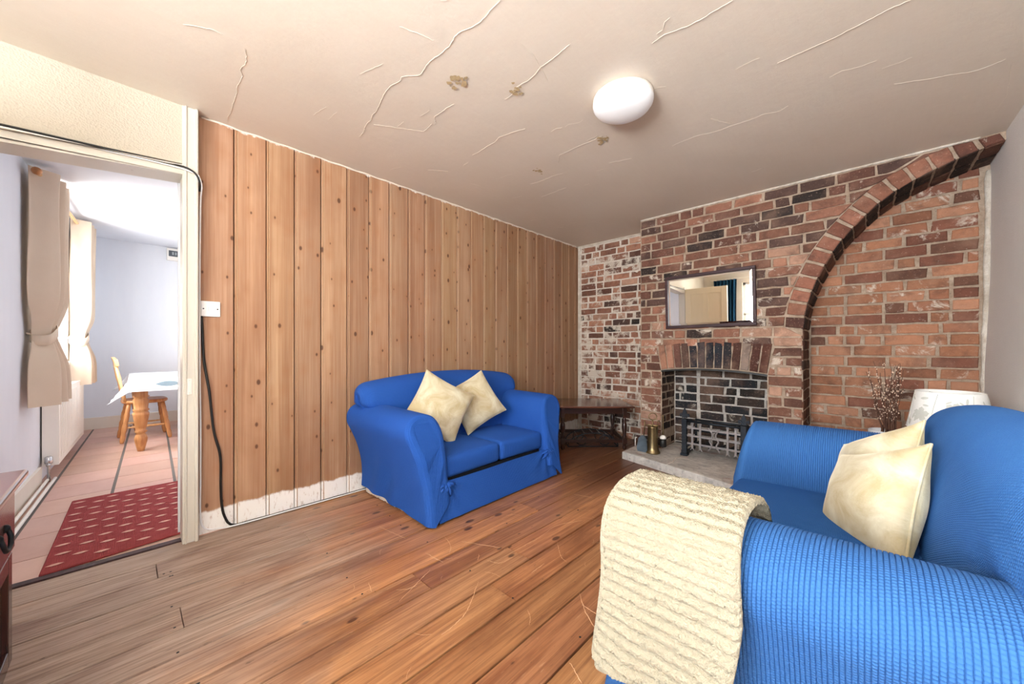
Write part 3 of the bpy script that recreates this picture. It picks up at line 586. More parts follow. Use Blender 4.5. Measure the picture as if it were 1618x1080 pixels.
structure(kt,'floor_kitchen',[M['tile'],M['grout']],'pale terracotta tiled floor with dark joints','floor')
KY=-.528
kwx0,kwx1,kwz0,kwz1=-5.90,-4.42,.90,2.06
kw=MB()
def slab(mb,xa,xb,za,zb,y0=KY,t=.14,mi=0): mb.add([(x,ky(x,y0)-d,z) for d in (0,t) for (x,z) in ((xa,za),(xb,za),(xb,zb),(xa,zb))],[(0,1,2,3),(7,6,5,4),(0,4,5,1),(1,5,6,2),(2,6,7,3),(3,7,4,0)],mi)
slab(kw,-2.72,kwx1,-.05,2.6); slab(kw,kwx0,KX-.1,-.05,2.6); slab(kw,kwx1,kwx0,-.05,kwz0); slab(kw,kwx1,kwx0,kwz1,2.6)
structure(kw,'wall_kitchen_window',M['kwhite'],'white kitchen wall with the curtained window','wall')
kb=MB(); kb.box(KX-.1,KX,-.9,2.7,-.05,2.65); structure(kb,'wall_kitchen_end',M['kwhite'],'plain white wall at the far end of the kitchen','wall')
kr=MB(); kr.box(KX-.1,-2.72,2.5,2.62,-.05,2.65); kr.box(-2.76,XL-.105,.2,2.6,-.05,2.65); kr.box(-2.76,-2.715,-.62,.25,2.03,2.65); kr.box(-2.76,XD-.10,-1.5,-.60,-.05,2.65); structure(kr,'wall_kitchen_side',M['kwhite'],'white side walls of the kitchen','wall')
kc=MB(); P=np.zeros((30,14,3))
for i,x in enumerate(np.linspace(-2.70,KX-.05,30)):
    for j,y in enumerate(np.linspace(-1.0,2.6,14)): P[i,j]=(x,y,kceil(x)+.012*math.exp(-((x+5.2)/.6)**2))
kc.grid(P); kc.add([(-2.7,-1,2.7),(KX,-1,2.7),(KX,2.6,2.7),(-2.7,2.6,2.7)],[(0,1,2,3)])
structure(kc,'ceiling_kitchen',M['kwhite'],'white sloping kitchen ceiling','ceiling')
ks=MB(); ks.box(KX,KX+.02,-.45,2.5,.0,.15,0,.004); structure(ks,'baseboard_kitchen_end',M['kskirt'],'cream skirting board on the far kitchen wall','skirting board')
ks=MB(); slab(ks,-2.76,-4.55,0,.13,KY+.018,.018); structure(ks,'baseboard_kitchen_window',M['kskirt'],'cream skirting board under the kitchen window','skirting board')
kwn=MB()
for a in [(kwx1,kwx1-.05,kwz0,kwz1),(kwx0+.05,kwx0,kwz0,kwz1),(kwx1,kwx0,kwz0,kwz0+.05),(kwx1,kwx0,kwz1-.05,kwz1),(-5.14,-5.18,kwz0,kwz1)]: slab(kwn,*a,KY-.05,.05)
slab(kwn,kwx1+.05,kwx0-.05,kwz0-.03,kwz0,KY+.03,.10)
kwo=structure(kwn,'window_2',M['offwhite'],'bright kitchen window behind the beige curtains','window')
g=MB(); slab(g,kwx1-.04,kwx0+.04,kwz0+.04,kwz1-.04,KY-.07,.004); g.build('pane',M['glass'],kwo)
# radiator
ra=thing('radiator','white panel radiator under the kitchen window','radiator',(-4.6,0,0))
rb=MB(); x0,x1=-4.60,-6.06
def rslab(mb,xa,xb,za,zb,ya,yb): mb.add([(x+4.6,ky(x,y),z) for y in (ya,yb) for (x,z) in ((xa,za),(xb,za),(xb,zb),(xa,zb))],[(3,2,1,0),(4,5,6,7),(1,5,4,0),(2,6,5,1),(3,7,6,2),(0,4,7,3)],0)
Y0,Y1=ky(-4.6,0)-0-0-.0,0
base=-.4615-KS*(-4.6+2.7); front=-.366-KS*(-4.6+2.7)
rslab(rb,x0,x1,.12,.70,base+.012,front); 
for k in range(1,1+24):
    x=x0-(x0-x1)*k/25; rslab(rb,x+.006,x-.006,.16,.66,front,front+.003)
rb.build('panel',M['rad'],ra)
rt=MB(); rslab(rt,x0+.003,x1-.003,.695,.708,base+.01,front+.003); rt.build('top_grille',M['offwhite'],ra)
rv=MB(); yv=ky(-4.6,(base+front)/2); rv.tube([(.03,yv,0.0),(.03,yv,.12),(.03,yv,.14)],.009,8); rv.tube([(.055,yv,.135),(-.01,yv,.135)],.012,8); rv.lathe([(.02,0),(.022,.01),(.02,.05),(.014,.055)],(.03,yv,.145),12); rv.build('valve',M['chrome'],ra)
for nm,dy,z,lab in [('pipe',.030,.020,'white heating pipe nearer the kitchen skirting'),('pipe',.062,.014,'white heating pipe further from the kitchen skirting')]:
    p=MB(); xs=np.linspace(-2.80,-4.62,20); p.tube([(x,ky(x,KY+.012+dy),z) for x in xs],.010,8); tag(p.build(nm,M['offwhite']),lab,'pipe')
# curtains
def curtain(name,lab,xa,xb,yf,tie,m,seed,zt,zb,y_wall):
    t=thing(name,lab,'curtain',(xa,0,zb))
    ns,nz=120,60; P=np.zeros((ns,nz,3)); vn=vnoise(seed)
    folds=2.5
    for i in range(ns):
        u=i/(ns-1)
        for j in range(nz):
            v=j/(nz-1); z=zb+(zt(xa+(xb-xa)*u)-zb)*v; w=1-.42*math.exp(-((z-tie)/.16)**2)+.12*max(0,(tie-z))*1.6
            ph=u*folds*2*PI; tri=math.asin(math.sin(ph-PI/2)*.985)/(PI/2)
            x=xa+(xb-xa)*(.5+(u-.5)*w)+(.03*(1-w))
            depth=(yf-y_wall-.015)*(1-.35*math.exp(-((z-tie)/.15)**2)+.1*max(0,tie-z)); y=y_wall+.015+depth*(.5+.5*tri)
            P[i,j]=(x-xa,ky(x,y)-0,z-zb)
    n=vn(P.reshape(-1,3)*np.array([6,6,1.2]),1).reshape(ns,nz); P[...,1]+=n*.008; P[...,0]+=n*.004
    mb=MB(); mb.grid(P); mb.grid(P+np.array([.003,.002,0]),flip=True); mb.build('fabric',m,t)
    i0,i1=0,ns-1; j=int((tie-zb)/(zt(xa)-zb)*(nz-1)); Q=P[:,j]; c=Q.mean(0); rx=(Q[:,0].max()-Q[:,0].min())/2+.008; ry=(Q[:,1].max()-Q[:,1].min())/2+.008; cy=(Q[:,1].max()+Q[:,1].min())/2; cx=(Q[:,0].max()+Q[:,0].min())/2
    tb=MB(); G=np.zeros((41,4,3))
    for i in range(41):
        a=2*PI*i/40
        for k,(dz,o) in enumerate(((-.035,.0),(-.03,.006),(.03,.006),(.035,0))):
            ca,sa=math.cos(a),math.sin(a); pw=.6
            G[i,k]=(cx+(rx+o)*math.copysign(abs(ca)**pw,ca),cy+(ry+o)*math.copysign(abs(sa)**pw,sa),tie-zb+dz-.05*ca*(1 if rx else 1))
    tb.grid(G,flip=True); tb.tube([(cx+rx-.02,cy-ry*.4,tie-zb-.02),(cx+rx*.9,cy-ry-.012,tie-zb+.0)],.006,6); tb.build('tieback',m,t)
    return t,P
zk=lambda x:kceil(x)-.045
c1,_=curtain('curtain','beige eyelet curtain nearer the doorway, tied back',-4.02,-4.50,-.362,1.14,M['curtain'],3,zk,.64,-.520)
c2,_=curtain('curtain','sunlit beige eyelet curtain on the far side of the kitchen window',-5.75,-6.22,-.352,1.14,M['curtain'],8,zk,.66,-.520)
po=thing('curtain_pole','wooden curtain pole under the kitchen ceiling','curtain pole',(-4.0,0,0))
pb=MB(); pm=-.455; pts=[(x+4.0,ky(x,pm),kceil(x)-.085) for x in np.linspace(-3.98,-6.3,12)]; pb.tube(pts,.013,10); pb.build('pole',M['pinepale'],po)
for x in (-3.97,-6.31):
    f=MB(); f.lathe([(.008,-.03),(.02,-.022),(.026,0),(.02,.022),(.008,.03)],(x+4,ky(x,pm),kceil(x)-.085),14,0,(1,0,0)); f.build('finial',M['copper'],po)
for par,xs in ((c1,(-4.10,-4.24)),(c2,(-5.83,))):
    for x in xs:
        e=MB(); L=par.location; yy=ky(x,pm)
        e.tube([(x-L.x+.012*math.sin(a*2),yy+.027*math.cos(a),kceil(x)-.085-L.z+.027*math.sin(a)) for a in np.linspace(0,2*PI,20)],.006,6); e.build('eyelet',M['copper'],par)
# wall box
bx=thing('meter_box','small grey switch box high on the kitchen wall','switch box',(KX,.48,2.27))
b=MB(); b.box(0,.055,-.085,.085,-.0,.17,0,.008); b.build('case',M['offwhite'],bx)
b=MB(); b.box(.053,.066,-.065,.065,.055,.135,0,.004); b.build('window_flap',M['window_p'],bx)
b=MB(); b.box(.064,.072,-.03,-.012,.075,.115,0,.002); b.box(.064,.072,.0,.018,.075,.115,0,.002); b.build('breaker',M['lead'],bx)
# red rug
rg=MB(); q=[(-2.70,-.268),(-2.785,.40),(-3.84,.42),(-3.84,-.245)]
ru=np.linspace(0,1,24); G=np.zeros((24,24,3)); vn=vnoise(2)
for i,u in enumerate(ru):
    for j,v in enumerate(ru):
        a=np.array(q[0])*(1-u)*(1-v)+np.array(q[1])*(1-u)*v+np.array(q[2])*u*v+np.array(q[3])*u*(1-v); G[i,j]=(*a,.012)
G[...,2]+=.0012*vn(G,1.2); rg.grid(G,flip=True)
for e in (G[0],G[-1],G[:,0],G[:,-1]): rg.tube([tuple(p-np.array([0,0,.004])) for p in e],.006,6)
for i in range(17):
    for j in range(9):
        if (i+j)%2: continue
        if (i*7+j*3)%5==0 and i%3: pass
        u=.06+.88*i/16; v=.05+.9*j/8+.02*((i//2)%2); a=np.array(q[0])*(1-u)*(1-v)+np.array(q[1])*(1-u)*v+np.array(q[2])*u*v+np.array(q[3])*u*(1-v)
        if a[1]>.38: continue
        w,h=.030,.0125
        rg.add([(a[0],a[1]-w,.0152),(a[0]+h,a[1]-w*.3,.0152),(a[0]+h,a[1]+w*.3,.0152),(a[0],a[1]+w,.0152),(a[0]-h,a[1]+w*.3,.0152),(a[0]-h,a[1]-w*.3,.0152)],[(0,1,2,3,4,5)],1)
tag(rg.build('rug',[M['rug'],M['rugcream']]),'red flatwoven rug with cream lozenges on kitchen tiles','rug')
# pine table with oilcloth
tx0,tx1,ty0,ty1=-6.45,-5.18,.03,1.02
ta=thing('dining_table','stout pine kitchen table with turned legs','table',((tx0+tx1)/2,(ty0+ty1)/2,0)); ox,oy=ta.location.x,ta.location.y
b=MB(); b.box(tx0-ox,tx1-ox,ty0-oy,ty1-oy,.700,.730,0,.006); b.build('table_top',M['pinepale'],ta)
b=MB(); b.box(tx0+.1-ox,tx1-.1-ox,ty0+.06-oy,ty0+.08-oy,.60,.70); b.box(tx0+.1-ox,tx1-.1-ox,ty1-.08-oy,ty1-.06-oy,.60,.70); b.box(tx0+.08-ox,tx0+.1-ox,ty0+.06-oy,ty1-.06-oy,.60,.70); b.box(tx1-.1-ox,tx1-.08-ox,ty0+.06-oy,ty1-.06-oy,.60,.70); b.build('apron',M['pine'],ta)
legp=[(.026,0),(.032,.03),(.047,.10),(.050,.13),(.040,.165),(.032,.18),(.050,.20),(.036,.215),(.042,.24),(.060,.36),(.062,.385),(.050,.40),(.064,.415),(.052,.43),(.056,.48),(.060,.52),(.050,.535),(.066,.55),(.056,.56)]
for x,y in ((tx1-.10,ty0+.075),(tx0+.10,ty0+.075),(tx1-.10,ty1-.075),(tx0+.10,ty1-.075)):
    b=MB(); b.lathe(legp,(x-ox,y-oy,0),20); b.box(x-ox-.058,x-ox+.058,y-oy-.05,y-oy+.05,.555,.70,0,.004); b.build('leg',M['pine'],ta)
cl=MB(); n=60; P=np.zeros((n,n,3)); ov=.135
for i in range(n):
    for j in range(n):
        x=tx0-ov+(tx1-tx0+2*ov)*i/(n-1); y=ty0-ov+(ty1-ty0+2*ov)*j/(n-1)
        dx=max(0,tx0-x,x-tx1); dy=max(0,ty0-y,y-ty1); z=.7345
        if dx or dy:
            z=.7345-max(dx,dy)*.92-min(dx,dy)*.75; x=min(max(x,tx0-.006),tx1+.006)+ (math.copysign(.15*dx,x-ox) if dx else 0)+(math.copysign(.6*min(dx,dy),x-ox)); y=min(max(y,ty0-.006),ty1+.006)+(math.copysign(.15*dy,y-oy) if dy else 0)+math.copysign(.95*min(dx,dy),y-oy)
        P[i,j]=(x,y,z)
cl.grid(P,flip=False); cl.grid(P-np.array([0,0,.0015]),flip=True)
def leaf(mb,c,ax,up,l,w,mi): 
    c,ax,up=[np.array(k,float) for k in (c,ax,up)]; N=14; v=[]
    for k in range(N+1): t=k/N; v.append(c+ax*l*(t-.5)+up*w*math.sin(PI*t)**.8*.5)
    for k in range(N-1,0,-1): t=k/N; v.append(c+ax*l*(t-.5)-up*w*math.sin(PI*t)**.8*.5)
    mb.add(v,[tuple(range(len(v)))],mi)
xf=tx1+.02
leaf(cl,(xf+.005,.30,.675),(0,1,0),(.15,0,.9),.19,.06,1); leaf(cl,(tx1-.15,.42,.736),(0,1,.0),(1,0,0),.24,.12,2); leaf(cl,(tx1-.5,.30,.736),(0,1,0),(1,0,0),.2,.1,1); leaf(cl,(tx1-.7,.55,.736),(.3,1,0),(1,-.3,0),.2,.1,3)
leaf(cl,(tx1-.12,ty0-.022,.62),(.5,-.1,.8),(.8,0,-.5),.13,.045,1); leaf(cl,(xf+.006,.62,.675),(0,1,0),(.15,0,.9),.16,.05,2); leaf(cl,(tx1-.06,ty0-.035,.595),(.7,-.3,-.4),(.3,.1,.8),.10,.06,3)
tag(cl.build('tablecloth',[M['tcloth'],M['leafblue'],M['leafgreen'],M['leafgrey']]),'white oilcloth printed with blue and green leaves','tablecloth')
# pine chairs
def make_chair():
    t=thing('dining_chair','turned pine kitchen chair tucked in at the table end near the window','chair')
    s=MB(); n=28; pr=[]
    for k in range(n):
        a=2*PI*k/n; c,s_=math.cos(a),math.sin(a); pr.append((.20*math.copysign(abs(c)**.6,c),.19*math.copysign(abs(s_)**.6,s_)))
    vs=[(x*f,y*f,z) for f,z in ((.93,.415),(1,.425),(1,.445),(.95,.452),(.6,.443),(.05,.441)) for x,y in pr]
    s.add(vs,[(l*n+k,l*n+(k+1)%n,(l+1)*n+(k+1)%n,(l+1)*n+k) for l in range(5) for k in range(n)]+[tuple(range(n))[::-1],tuple(range(5*n,6*n))],0,True); s.build('seat',M['pine'],t)
    lp=[(.013,0),(.019,.02),(.022,.07),(.017,.10),(.021,.115),(.024,.18),(.018,.215),(.022,.23),(.024,.29),(.019,.33),(.021,.345),(.017,.425)]
    for sx_ in (-1,1):
        for sy_ in (-1,1):
            d=Vector((-sx_*.07,-sy_*.06,.425)); L=d.length; b=MB(); b.lathe([(r_,z/.425*L) for r_,z in lp],(sx_*.205,sy_*.195,0),14,0,d); b.build('leg',M['pine'],t)
    st=[(.007,-.19),(.010,-.12),(.012,-.06),(.009,-.03),(.015,-.012),(.015,.012),(.009,.03),(.012,.06),(.010,.12),(.007,.19)]
    for sx_ in (-1,1): b=MB(); b.lathe(st,(sx_*.175,0,.16),10,0,(0,1,0)); b.build('stretcher',M['pinepale'],t)
    b=MB(); b.lathe([(r_,z*.92) for r_,z in st],(0,0,.16),10,0,(1,0,0)); b.build('stretcher',M['pinepale'],t)
    # back: two sticks, carved splat and shaped crest rail (back of chair is -y)
    for sx_ in (-1,1): b=MB(); b.lathe([(.011,0),(.015,.08),(.011,.2),(.016,.26),(.010,.40)],(sx_*.15,-.165,.445),12,0,(0,-.17,1)); b.build('back_post',M['pinepale'],t)
    b=MB(); prof=[(-.05,0),(-.035,.08),(-.06,.17),(-.055,.28),(-.075,.385),(.075,.385),(.055,.28),(.06,.17),(.035,.08),(.05,0)]
    outl,_=spline(prof[:5],20); o2,_=spline(prof[5:],20); b.prism([tuple(p) for p in outl]+[tuple(p) for p in o2],1,-.008,.008)
    for q in range(len(b.v)): x,y,z=b.v[q]; b.v[q]=(x,y-.168-z*.17,z+.446)
    b.build('splat',M['pinepale'],t)
    b=MB(); up=[(-.20,.395),(-.205,.43),(-.19,.465),(-.12,.472),(-.06,.488),(0,.478),(.06,.488),(.12,.472),(.19,.465),(.205,.43),(.20,.395)]; o1,_=spline(up,50); b.prism([tuple(p) for p in o1]+[(.12,.378),(0,.372),(-.12,.378)],1,-.013,.013)
    for q in range(len(b.v)): x,y,z=b.v[q]; b.v[q]=(x,y-.168-z*.17+.25*x*x,z+.446)
    b.build('crest_rail',M['pinepale'],t)
    return t
def dup(root,loc,rz,label):
    r_=root.copy(); COL.objects.link(r_); r_.location=loc; r_.rotation_euler=(0,0,rz); r_['label']=label
    for ch in list(root.children):
        c=ch.copy(); COL.objects.link(c); c.parent=r_
        for g_ in ch.children: d=g_.copy(); COL.objects.link(d); d.parent=c
    return r_
ch1=make_chair(); ch1.location=(-6.03,.15,.002); ch1['group']='pine kitchen chairs'; ch1.rotation_euler=(0,0,.06)
dup(ch1,(-6.77,.76,.002),-PI/2,'second pine kitchen chair, half hidden behind the door frame')

# ------------------------------------------------------------------ sofas
def knit_grid(mb,P,axis_len_u,axis_len_v,mi=0,flip=False,swap=False):
    nu,nv=P.shape[:2]; U,V=np.meshgrid(np.linspace(0,axis_len_u,nu),np.linspace(0,axis_len_v,nv),indexing='ij')
    uv=np.stack([V,U] if swap else [U,V],-1); mb.grid(P,uv,mi,flip=flip)
def normals(P):
    a=np.gradient(P,axis=0); b=np.gradient(P,axis=1); n=np.cross(a,b); return n/(np.linalg.norm(n,axis=2,keepdims=True)+1e-9)
def ribbed(P,Lu,p,amp,sg=1):
    """raise real ribs along u on a surface grid"""
    nu=P.shape[0]; u=np.linspace(0,Lu,nu); h=np.abs(np.sin(PI*u/p))**.55*amp
    return P+sg*normals(P)*(h-amp)[:,None,None]
RP=.0082
FR=np.array([0,.05,.10,.17,.30,.5,.70,.83,.90,.95]); FH=np.array([-.0040,-.0028,-.0010,-.0004,-.0001,0,-.0001,-.0004,-.0010,-.0028])
def rib_pos(L): k=np.arange(int(L/RP)); return ((k[:,None]+FR[None])*RP).ravel()
def rib_h(u): return np.interp((np.asarray(u)/RP)%1.0,np.append(FR,1.0),np.append(FH,-.0040))
def make_sofa(name,label,hi,depth,seat_z,rib,knit,seed,bx=.75,back_drop=0):
    flat=M['knit_seat'] if rib else knit
    t=thing(name,label,'sofa'); vn=vnoise(seed); W=hi+.165
    # arm section: (outward offset from the inner face, height)
    sec=[(0,.10),(0,.30),(.004,.46),(.022,.56),(.065,.628),(.13,.655),(.20,.652),(.262,.622),(.288,.575),(.285,.52),(.258,.46),(.225,.38),(.20,.29),(.185,.2),(.18,.10),(.185,.012)]
    S,L=spline(sec,110); cx=np.interp(S[:,1],[0,.4,.6,.66],[.095,.12,.15,.16])
    d=np.gradient(S,axis=0); d/=np.linalg.norm(d,axis=1)[:,None]; N2=np.stack([-d[:,1],d[:,0]],1)
    for sg in (-1,1):
        rf=.045; yy=list(rib_pos(depth-rf) if rib else np.linspace(.0,depth-rf,60)); ins=[0]*len(yy)
        for a in np.linspace(0,PI/2,12)[1:]: yy.append(depth-rf+rf*math.sin(a)); ins.append(rf*(1-math.cos(a)))
        nu=len(yy); P=np.zeros((nu,110,3))
        for i,(y,q) in enumerate(zip(yy,ins)):
            f=y/depth; drop=.022*f+back_drop*0
            Q=S-N2*q; base=np.clip((.30-S[:,1])/.3,0,1)
            P[i,:,0]=sg*(hi+Q[:,0]-.02*f*np.clip((S[:,0]-.18)/.1,0,1)); P[i,:,1]=y+base*.055*np.clip((y-(depth-.35))/.35,0,1)-.06*np.clip((S[:,1]-.35)/.3,0,1)*f**6
            P[i,:,2]=Q[:,1]*(1-drop*np.clip((Q[:,1]-.2)/.4,0,1))+np.clip((.30-Q[:,1])/.29,0,1)*(S[:,0]>.15)*.045*(1-f)**.7
        n=vn(P.reshape(-1,3),.9).reshape(nu,110); fade=np.linspace(0,1,nu)
        P[...,0]+=sg*n*.007*np.clip(S[None,:,0]/.18,0,1)
        # drag folds towards the floor on the outer side
        Z=P[...,2]; Yg=P[...,1]; m=np.clip((.42-Z)/.3,0,1)*(S[None,:,0]>.17)
        P[...,0]+=sg*m*.012*np.sin((Yg*1.0+ (.5-Z)*.55)*26+seed)*np.exp(-((Yg-.30)/.26)**2)
        side=-sg
        if rib:
            nn=normals(P); u=np.array(yy); h=rib_h(u)*(u<depth-.03); P=P-nn*sg*h[:,None,None]
        mb=MB(); U=np.array(yy); V=np.linspace(0,L,110); uv=np.stack(np.meshgrid(U,V,indexing='ij'),-1); mb.grid(P,uv,0,flip=(sg<0))
        k0=len(mb.v)
        for e in (0,-1):
            cap=[tuple(p) for p in P[e]]; bm=bmesh.new(); vs=[bm.verts.new(p) for p in cap]; f=bm.faces.new(vs); bm.normal_update(); bmesh.ops.triangulate(bm,faces=[f],ngon_method='EAR_CLIP'); bm.normal_update(); mb.bm(bm,0)
        for q in range(k0,len(mb.v)): mb.uv[q]=(mb.v[q][0],mb.v[q][2])
        # gathered bow where the cover is tied at the arm front
        gx=sg*(hi+.03)
        for q in range(7):
            a=-.3-2.5*q/6; l=.075+.03*math.sin(q*2.1)
            pts=[(gx+sg*.0+l*t_*math.cos(a)*1.0,depth-.008+.016*math.sin(PI*t_)+.05*np.clip(.06-l*t_*math.sin(a),0,.3)*.9,.225+l*t_*math.sin(a)+.0) for t_ in np.linspace(0,1,8)]
            mb.tube(pts,[.010*math.sin(PI*min(.97,max(.12,t_))) +.002 for t_ in np.linspace(0,1,8)],8)
        mb.build('arm',knit,t)
    # front skirt panel
    n1,n2=130,40; P=np.zeros((n1,n2,3))
    for i,x in enumerate(np.linspace(-hi-.10,hi+.10,n1)):
        for j,z in enumerate(np.linspace(.012,seat_z-.141,n2)):
            y=depth-.035+.075*(1-z/.3)**1.2+.006*vn(np.array([[x,0,z]]),1.3)[0]
            for gx in (-hi-.02,hi+.02):
                dx,dz=x-gx,z-.225; rr=math.hypot(dx,dz); y+=.016*math.exp(-rr/.10)*math.sin(9*math.atan2(dz,dx))
            P[i,j]=(x,y,z)
    mb=MB(); knit_grid(mb,P,2*hi+.2,seat_z-.11,swap=False,flip=True)
    mb.box(-hi-.1,hi+.1,.12,depth-.07,.05,seat_z-.14,1); mb.build('skirt',[flat,M['seat_dark']],t)  # inner body near black: shade of the seat gap put into its colour
    # seat cushions
    for sg in (-1,1):
        mb=MB(); w=hi-.006; yc0,yc1=.24,depth-.035
        for Pq,uv,fl in rbox(w,yc1-yc0,.135,.032,26,.022,.012,(sg*hi/2,(yc0+yc1)/2,seat_z-.0675)):
            nn=vn(Pq.reshape(-1,3),1.1).reshape(Pq.shape[:2]); Pq=Pq.copy(); Pq[...,2]+=nn*.005; mb.grid(Pq,uv,0,flip=not fl)
        o=mb.build('seat_cushion',flat,t,weld=True)
    # back
    bsec=[(.30,.26),(.285,.40),(.262,.55),(.245,.66),(.235,.735),(.205,.795),(.15,.833),(.09,.84),(.035,.815),(.008,.76),(.005,.6),(.0,.35),(.0,.03)]
    B,LB=spline(bsec,100); xs=rib_pos(2*bx)-bx if rib else np.linspace(-bx,bx,150); nx=len(xs); P=np.zeros((nx,100,3))
    for i,x in enumerate(xs):
        a=abs(x)/bx; H=.855-.062*a**2.2-.004; e=max(0,(a-.90)/.10); rnd=1-math.sqrt(max(0,1-e*e))
        sq=(H-.30)/(.84-.30)
        z=np.where(B[:,1]>.30,.30+(B[:,1]-.30)*sq,B[:,1]); zc=np.clip(z,.0,H-.075); 
        y=B[:,0]; yc=.13+.03*(1-z)
        k=rnd*.72; P[i,:,0]=x-.0*np.sign(x); P[i,:,1]=y+(yc-y)*k; P[i,:,2]=z+(np.minimum(z,H-.075)-z)*k
    P[...,0]*=1-(1-(W-.03)/bx)*np.clip((.66-P[...,2])/.10,0,1)
    P[...,1]+=(.008*vn(P.reshape(-1,3),.8)).reshape(nx,100)
    for sg in (-1,1):   # pulled creases by the arms
        P[...,1]+=.006*np.exp(-((P[...,0]-sg*(hi+.02))/.12)**2)*np.sin(P[...,2]*60)*np.clip((.72-P[...,2])/.1,0,1)
    if rib: P=P-normals(P)*rib_h(xs+bx)[:,None,None]
    mb=MB(); mb.grid(P,np.stack(np.meshgrid(xs+bx,np.linspace(0,LB,100),indexing='ij'),-1)); 
    for e in (0,-1):
        bm=bmesh.new(); f=bm.faces.new([bm.verts.new(p) for p in P[e]]); bm.normal_update(); bmesh.ops.triangulate(bm,faces=[f],ngon_method='EAR_CLIP'); mb.bm(bm,0)
    mb.build('backrest',knit,t)
    # frayed cream lining below the hem
    for sg in (-1,1):
        mb=MB(); R=np.random.default_rng(seed+sg); n=90; lo=[];hi_=[]
        for y in np.linspace(.02,depth-.02,n): lo.append((sg*(W-.006-.02*y/depth),y,.001+.008*R.random()+.004*abs(math.sin(y*40)))); hi_.append((sg*(W-.006-.02*y/depth),y,.062))
        mb.add(lo+hi_,[(i,i+1,n+i+1,n+i) for i in range(n-1)],0,True); mb.build('fringe',M['fringe'],t)
    return t
sofaA=make_sofa('loveseat','blue ribbed-cover two-seat sofa against the plank wall',.48,.78,.362,False,M['knit'],3)
sofaA.location=(-2.625,1.83,0); sofaA.rotation_euler=(0,0,-PI/2+.02)
sofaB=make_sofa('loveseat','blue ribbed-cover sofa along the right wall with a cream throw over its arm',.54,.932,.375,True,M['knit_big'],9,bx=.80)
sofaB.location=(.415,1.67,0); sofaB.rotation_euler=(0,0,PI/2)

# cushions
def make_cushion(label,loc,rot,size,thick,seed,group,shear=0):
    t=thing('cushion',label,'cushion',loc,group=group); t.rotation_euler=rot; vn=vnoise(seed); n=64
    t1=np.linspace(-1,1,n); t1=np.sin(t1*PI/2); U,V=np.meshgrid(t1,t1,indexing='ij')
    pin=lambda a,b:1-.075*(1-b*b)*np.abs(a)**2.2 
    X=size/2*U*pin(U,V); Y=size/2*V*pin(V,U); prof=(np.clip(1-U**2,0,1)**.42)*(np.clip(1-V**2,0,1)**.42)
    sides=[]
    for sg in (1,-1):
        P=np.stack([X,Y,sg*thick/2*prof],-1); w=vn(P.reshape(-1,3)*np.array([1,1,.6]),3.2).reshape(n,n); w2=vnoise(seed+sg)(P.reshape(-1,3),7).reshape(n,n)
        edge=np.clip((np.maximum(np.abs(U),np.abs(V))-.3)/.6,0,1); P[...,2]+=sg*(.010*w+.004*w2*edge)*np.clip(prof*1.6,0,1)
        P[...,0]+=.004*w*prof; P[...,1]+=shear*P[...,0]*(.5+P[...,1]/size)
        sides.append(P)
    mb=MB(); mb.grid(sides[0]); mb.grid(sides[1],flip=True); mb.build('cover',M['velvet'],t,weld=True)
    P=sides[0]; path=[P[i,0] for i in range(n)]+[P[-1,j] for j in range(1,n)]+[P[i,-1] for i in range(n-2,-1,-1)]+[P[0,j] for j in range(n-2,0,-1)]
    pb=MB(); pb.tube([tuple(p) for p in path]+[tuple(path[0]),tuple(path[1])],.0045,7); pb.build('piping',M['velvet'],t)
    return t
def face_rot(nrm,spin):
    """euler whose z axis is nrm, spun about it"""
    q=Vector(nrm).to_track_quat('Z','Y'); from mathutils import Quaternion
    return (q@Quaternion((0,0,1),spin)).to_euler()
R30=math.radians
make_cushion('cream velvet cushion leaning at the near end of the plank-wall sofa',(-2.215,1.56,.615),face_rot((.90,-.28,.36),R30(-32)),.405,.15,11,'cream velvet cushions')
make_cushion('cream velvet cushion tucked behind another on the plank-wall sofa',(-2.29,1.955,.605),face_rot((.86,-.36,.36),R30(-63)),.385,.15,17,'cream velvet cushions')
make_cushion('pale cream velvet cushion nearest the throw-covered arm',(.008,1.83,.500),face_rot((-.80,-.52,.30),R30(10)),.36,.16,23,'cream velvet cushions',.22)
make_cushion('cream velvet cushion half hidden behind another on the right-hand sofa',(.012,2.06,.515),face_rot((-.82,-.50,.30),R30(12)),.37,.14,29,'cream velvet cushions',.30)

